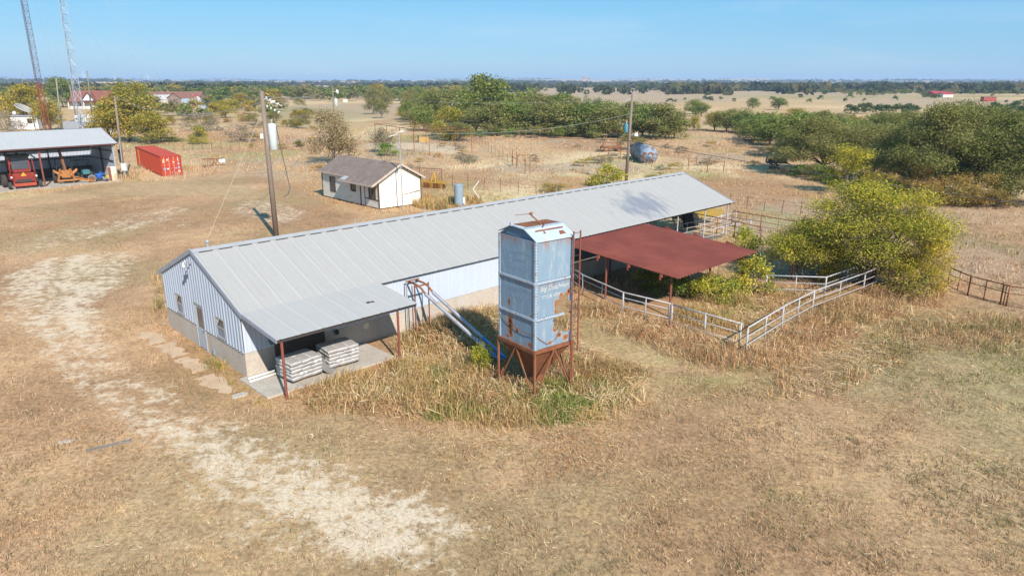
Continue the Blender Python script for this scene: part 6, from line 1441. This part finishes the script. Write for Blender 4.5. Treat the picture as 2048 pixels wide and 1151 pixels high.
# ================================================================ GRASS
def emit(name,P,n,h,wd,pal,label,sc=.25,seed=300,bend=1.05,two=True,dens=None,feather=None):
    if isinstance(P,tuple): x,y=P
    else: x,y=scatter(P,n)
    m=clear(x,y)
    if feather and not isinstance(P,tuple) or isinstance(P,tuple) and feather: m&=rng.uniform(0,1,len(x))<softpoly(x,y,feather,1.3)**.8
    if dens is not None: m&=rng.uniform(0,1,len(x))<dens(x,y)
    x=x[m];y=y[m];hh=rng.uniform(h[0],h[1],len(x))*(.25+1.45*sstep(.36,.66,fbm(x*.55,y*.55,seed+7,3)));hh=hh*(.35+.65*softpoly(x,y,feather,1.3)) if feather else hh;w_=np.full(len(x),wd)*rng.uniform(.6,1.3,len(x))
    return blades(name,x,y,hh,w_,pick(x,y,pal,sc,seed),label,bend,two)
def clumped(P,n,per,r):
    x,y=scatter(P,n);x=np.repeat(x,per)+rng.normal(0,r,len(x)*per);y=np.repeat(y,per)+rng.normal(0,r,len(y)*per);return x,y
def notbare(x,y): return 1-np.clip(bare_at(x,y)*1.05,0,.97)
T1=wpoly([(570,800),(620,822),(800,842),(1000,858),(1180,846),(1300,806),(1310,750),(1160,690),(1150,640),(985,620),(850,640),(800,660),(780,690),(680,740),(585,785)])
emit('tall_dry_grass',clumped(T1,2200,14,.3),0,(.16,.46),.02,GOLD,'tall golden dry grass between barn, awning and feed bin',.35,301,feather=T1)
Tb=wpoly([(800,690),(860,640),(985,615),(990,760),(940,740),(880,700)])
emit('rank_grass',clumped(Tb,1000,16,.3),0,(.3,.75),.022,RUSTY,'rank tangled grass under the auger',.5,306,feather=Tb)
T2=wpoly([(1140,590),(1180,600),(1345,650),(1480,690),(1500,700),(1620,622),(1760,566),(1905,560),(1890,610),(1740,660),(1640,720),(1540,748),(1440,742),(1330,712),(1180,655),(1140,640)])
emit('fence_grass',clumped(T2,2600,14,.35),0,(.16,.52),.022,RUSTY,'tall reddish dry grass along the white pipe fences',.3,311,feather=T2)
T3=wpoly([(1345,640),(1480,680),(1640,590),(1640,575),(1500,585),(1380,600)])
emit('pen_grass',clumped(T3,2200,14,.3),0,(.15,.5),.022,GOLD,'dry weeds filling the white fenced pen',.4,321,feather=T3)
T4=wpoly([(300,560),(322,545),(338,650),(330,700),(302,640)])
emit('wall_grass',clumped(T4,330,16,.15),0,(.25,.7),.022,RUSTY,'rusty grass along the back corner of the gable',.4,331)
T5=wpoly([(345,668),(400,700),(495,762),(560,800),(575,815),(510,808),(455,770),(395,722)])
emit('gable_weeds',clumped(T5,240,18,.12),0,(.15,.5),.022,[(.30,.27,.05),(.45,.35,.07),(.52,.38,.11),(.25,.24,.06)],'yellow weeds growing along the foot of the gable wall',.6,341)
T6=wpoly([(870,820),(900,815),(910,835),(870,840)]);emit('green_weeds',clumped(T6,60,20,.15),0,(.1,.3),.025,[(.10,.18,.03),(.14,.22,.04)],'small bright green weed patch near the dry grass',.6,342)
# short mown lawn and litter, thinner on the pale track
x=rng.uniform(-46,52,420000);y=14+rng.uniform(0,1,420000)**1.5*62
m=inpoly(x,y,YARD)&(np.abs(x)<y*.82+4);x=x[m];y=y[m]
rx=x>5+6*(fbm(x*.1,y*.1,77)-.5)
emit('mown_grass',(x[~rx],y[~rx]),0,(.04,.13),.028,LAWN,'short dry mown grass over the yard',.3,351,.9,False,notbare)
emit('short_lawn',(x[rx],y[rx]),0,(.04,.14),.028,LAWND+[(.15,.17,.05)],'short browner lawn with green flecks at the right',.3,356,.9,False)
x=rng.uniform(-40,45,15000);y=15+rng.uniform(0,1,15000)**1.4*45;m=inpoly(x,y,YARD);x=x[m];y=y[m];x=np.repeat(x,9)+rng.normal(0,.09,len(x)*9);y=np.repeat(y,9)+rng.normal(0,.09,len(y)*9)
emit('grass_tufts',(x,y),0,(.06,.2),.02,LAWND+[(.2,.2,.06)],'scattered low tufts in the mown yard',.4,361,.8,False,notbare)
# right rough at the edge of the lawn
T7=wpoly([(1560,750),(1740,660),(1900,620),(2060,640),(2060,720),(1850,700),(1660,800),(1500,800)])
emit('rough_grass',clumped(T7,1800,10,.2),0,(.08,.3),.024,RUSTY+[(.25,.24,.08)],'matted rough grass on the lawn edge at right',.3,371,.8)
# wild pasture, farther away: coarser blades
def outyard(x,y): return np.where(inpoly(x,y,YARD),0.,1.)*notbare(x,y)
x=rng.uniform(-75,110,70000);y=40+rng.uniform(0,1,70000)**1.2*60;m=np.abs(x)<y*.85+5;x=x[m];y=y[m];x=np.repeat(x,5)+rng.normal(0,.2,len(x)*5);y=np.repeat(y,5)+rng.normal(0,.2,len(y)*5)
emit('pasture_grass',(x,y),0,(.07,.27),.03,PAST,'tall wild pasture grass in straw and rust tones',.09,381,1.1,True,outyard)
x=rng.uniform(-140,160,60000);y=95+rng.uniform(0,1,60000)*95;m=np.abs(x)<y*.85;x=x[m];y=y[m];x=np.repeat(x,4)+rng.normal(0,.4,len(x)*4);y=np.repeat(y,4)+rng.normal(0,.4,len(y)*4)
emit('far_pasture_grass',(x,y),0,(.08,.32),.065,PAST,'distant pasture grass up to the oak belt',.05,391,1.1,True,outyard)
# rim of tall grass round container and house
for nm,cx_,cy_,rx_,l_ in (('container_grass',-47.5,94.5,7.,'straw coloured grass crowding the red container'),('house_grass',-6.5,71.,3.6,'golden grass behind the right corner of the small house')):
    n=5200;a_=rng.uniform(0,6.28,n);q=rx_*np.sqrt(rng.uniform(.0,1,n));x=cx_+np.cos(a_)*q;y=cy_+np.sin(a_)*q*1.2
    emit(nm,(x,y),0,(.2,.6),.035,GOLD if nm[0]=='h' else PAST,l_,.3,397,.5,True)

def straw(name,P,n,ln,wd,pal,label,seed,hmax=.35,feather=1.2):
    x,y=scatter(P,n);m=clear(x,y)&(rng.uniform(0,1,len(x))<softpoly(x,y,P,feather))&(fbm(x*.5,y*.5,seed,3)>.36);x=x[m];y=y[m];n=len(x);z=terr(x,y)
    a=rng.uniform(0,6.28,n);L=rng.uniform(*ln,n);hm=rng.uniform(.02,hmax,n);w_=wd*rng.uniform(.6,1.3,n)
    dx,dy=np.cos(a),np.sin(a);px_,py_=-dy*w_/2,dx*w_/2;t_=[0,.4,1.];hz=[rng.uniform(0,.12,n)*1.,hm,hm*rng.uniform(.0,1.1,n)+.01]
    R_=[]
    for k in range(3):
        cx_,cy_=x+dx*L*t_[k]+(k==1)*rng.normal(0,.05,n),y+dy*L*t_[k]+(k==1)*rng.normal(0,.05,n);s_=1. if k<2 else .4
        R_.append((np.stack([cx_-px_*s_,cy_-py_*s_,z+hz[k]],1),np.stack([cx_+px_*s_,cy_+py_*s_,z+hz[k]+.006],1)))
    V=np.stack([R_[0][0],R_[0][1],R_[1][1],R_[1][0],R_[1][0],R_[1][1],R_[2][1],R_[2][0]],1).reshape(-1,3)
    o=obj(name,npmesh(name,V,4,MGR,np.repeat(pick(x,y,pal,.5,seed+3),8,0)));tag(o,label,None,kind='stuff')
STR=[(.60,.42,.20),(.70,.54,.32),(.50,.29,.13),(.44,.23,.10),(.64,.47,.25),(.36,.20,.09)]
straw('fallen_straw',T1,21000,(.25,.75),.018,STR,'fallen straw tangled among the tall grass by the bin',401,.4)
straw('matted_straw',T2,27000,(.25,.85),.02,[tuple(q*k for q,k in zip(c,(1.,.93,.95))) for c in STR],'reddish straw matted along the white pipe fences',411,.45)
straw('bent_stalks',Tb,9000,(.4,1.1),.022,STR,'bent brown stalks tangled under the auger',421,.6)
straw('pen_straw',T3,12000,(.3,.8),.022,STR,'straw lying inside the white fenced pen',431,.3)
straw('edge_straw',T7,9000,(.2,.7),.022,STR,'loose straw on the rough lawn edge at right',441,.12)
TL=wpoly([(640,800),(1000,850),(1300,800),(1420,740),(1560,760),(1500,900),(1100,960),(700,880)])
straw('lawn_litter',TL,12000,(.08,.3),.014,STR,'thin straw litter on the lawn in front of the bin',451,.06,2.)
GB=[(.14,.20,.04),(.20,.25,.05),(.26,.27,.07),(.18,.22,.05)]
for k,(P_,v_,r_) in enumerate(GREEN):
    if k in (0,1,2,4,5,8,9):
        A_=np.array(P_);ar=(A_[:,0].max()-A_[:,0].min())*(A_[:,1].max()-A_[:,1].min());n_=int(min(26000,ar*90*v_))
        emit('green_grass',P_,n_,(.05,.15),.03,GB,'short green grass patch '+('left of the pen corner','at the far right lawn edge','along the upper right lawn','','by the uphill fence end','in front of the feed bin','','','across the right lawn','between feed bin and white fence')[k],.6,461+k,1.,False,lambda x,y:(fbm(x*.45,y*.45,470,3)>.47)*.9,feather=P_)
x=rng.uniform(-30,-1,0)
TG=wpoly([(860,770),(1180,760),(1280,780),(1180,850),(1000,850),(880,835)])
emit('green_weeds',clumped(TG,760,14,.2),0,(.12,.4),.024,GB+[(.34,.32,.09)],'green weed clumps around the feed bin feet',.5,481,.9,True,None,feather=TG)

FG=[(-30,15),(30,15),(46,40),(30,44),(10,24),(-2,22),(-14,24),(-34,40)]
straw('foreground_litter',FG,90000,(.04,.16),.012,STR+[(.22,.15,.09),(.26,.25,.10),(.74,.60,.40)],'short straw and stubble litter over the foreground lawn',501,.07,3.)
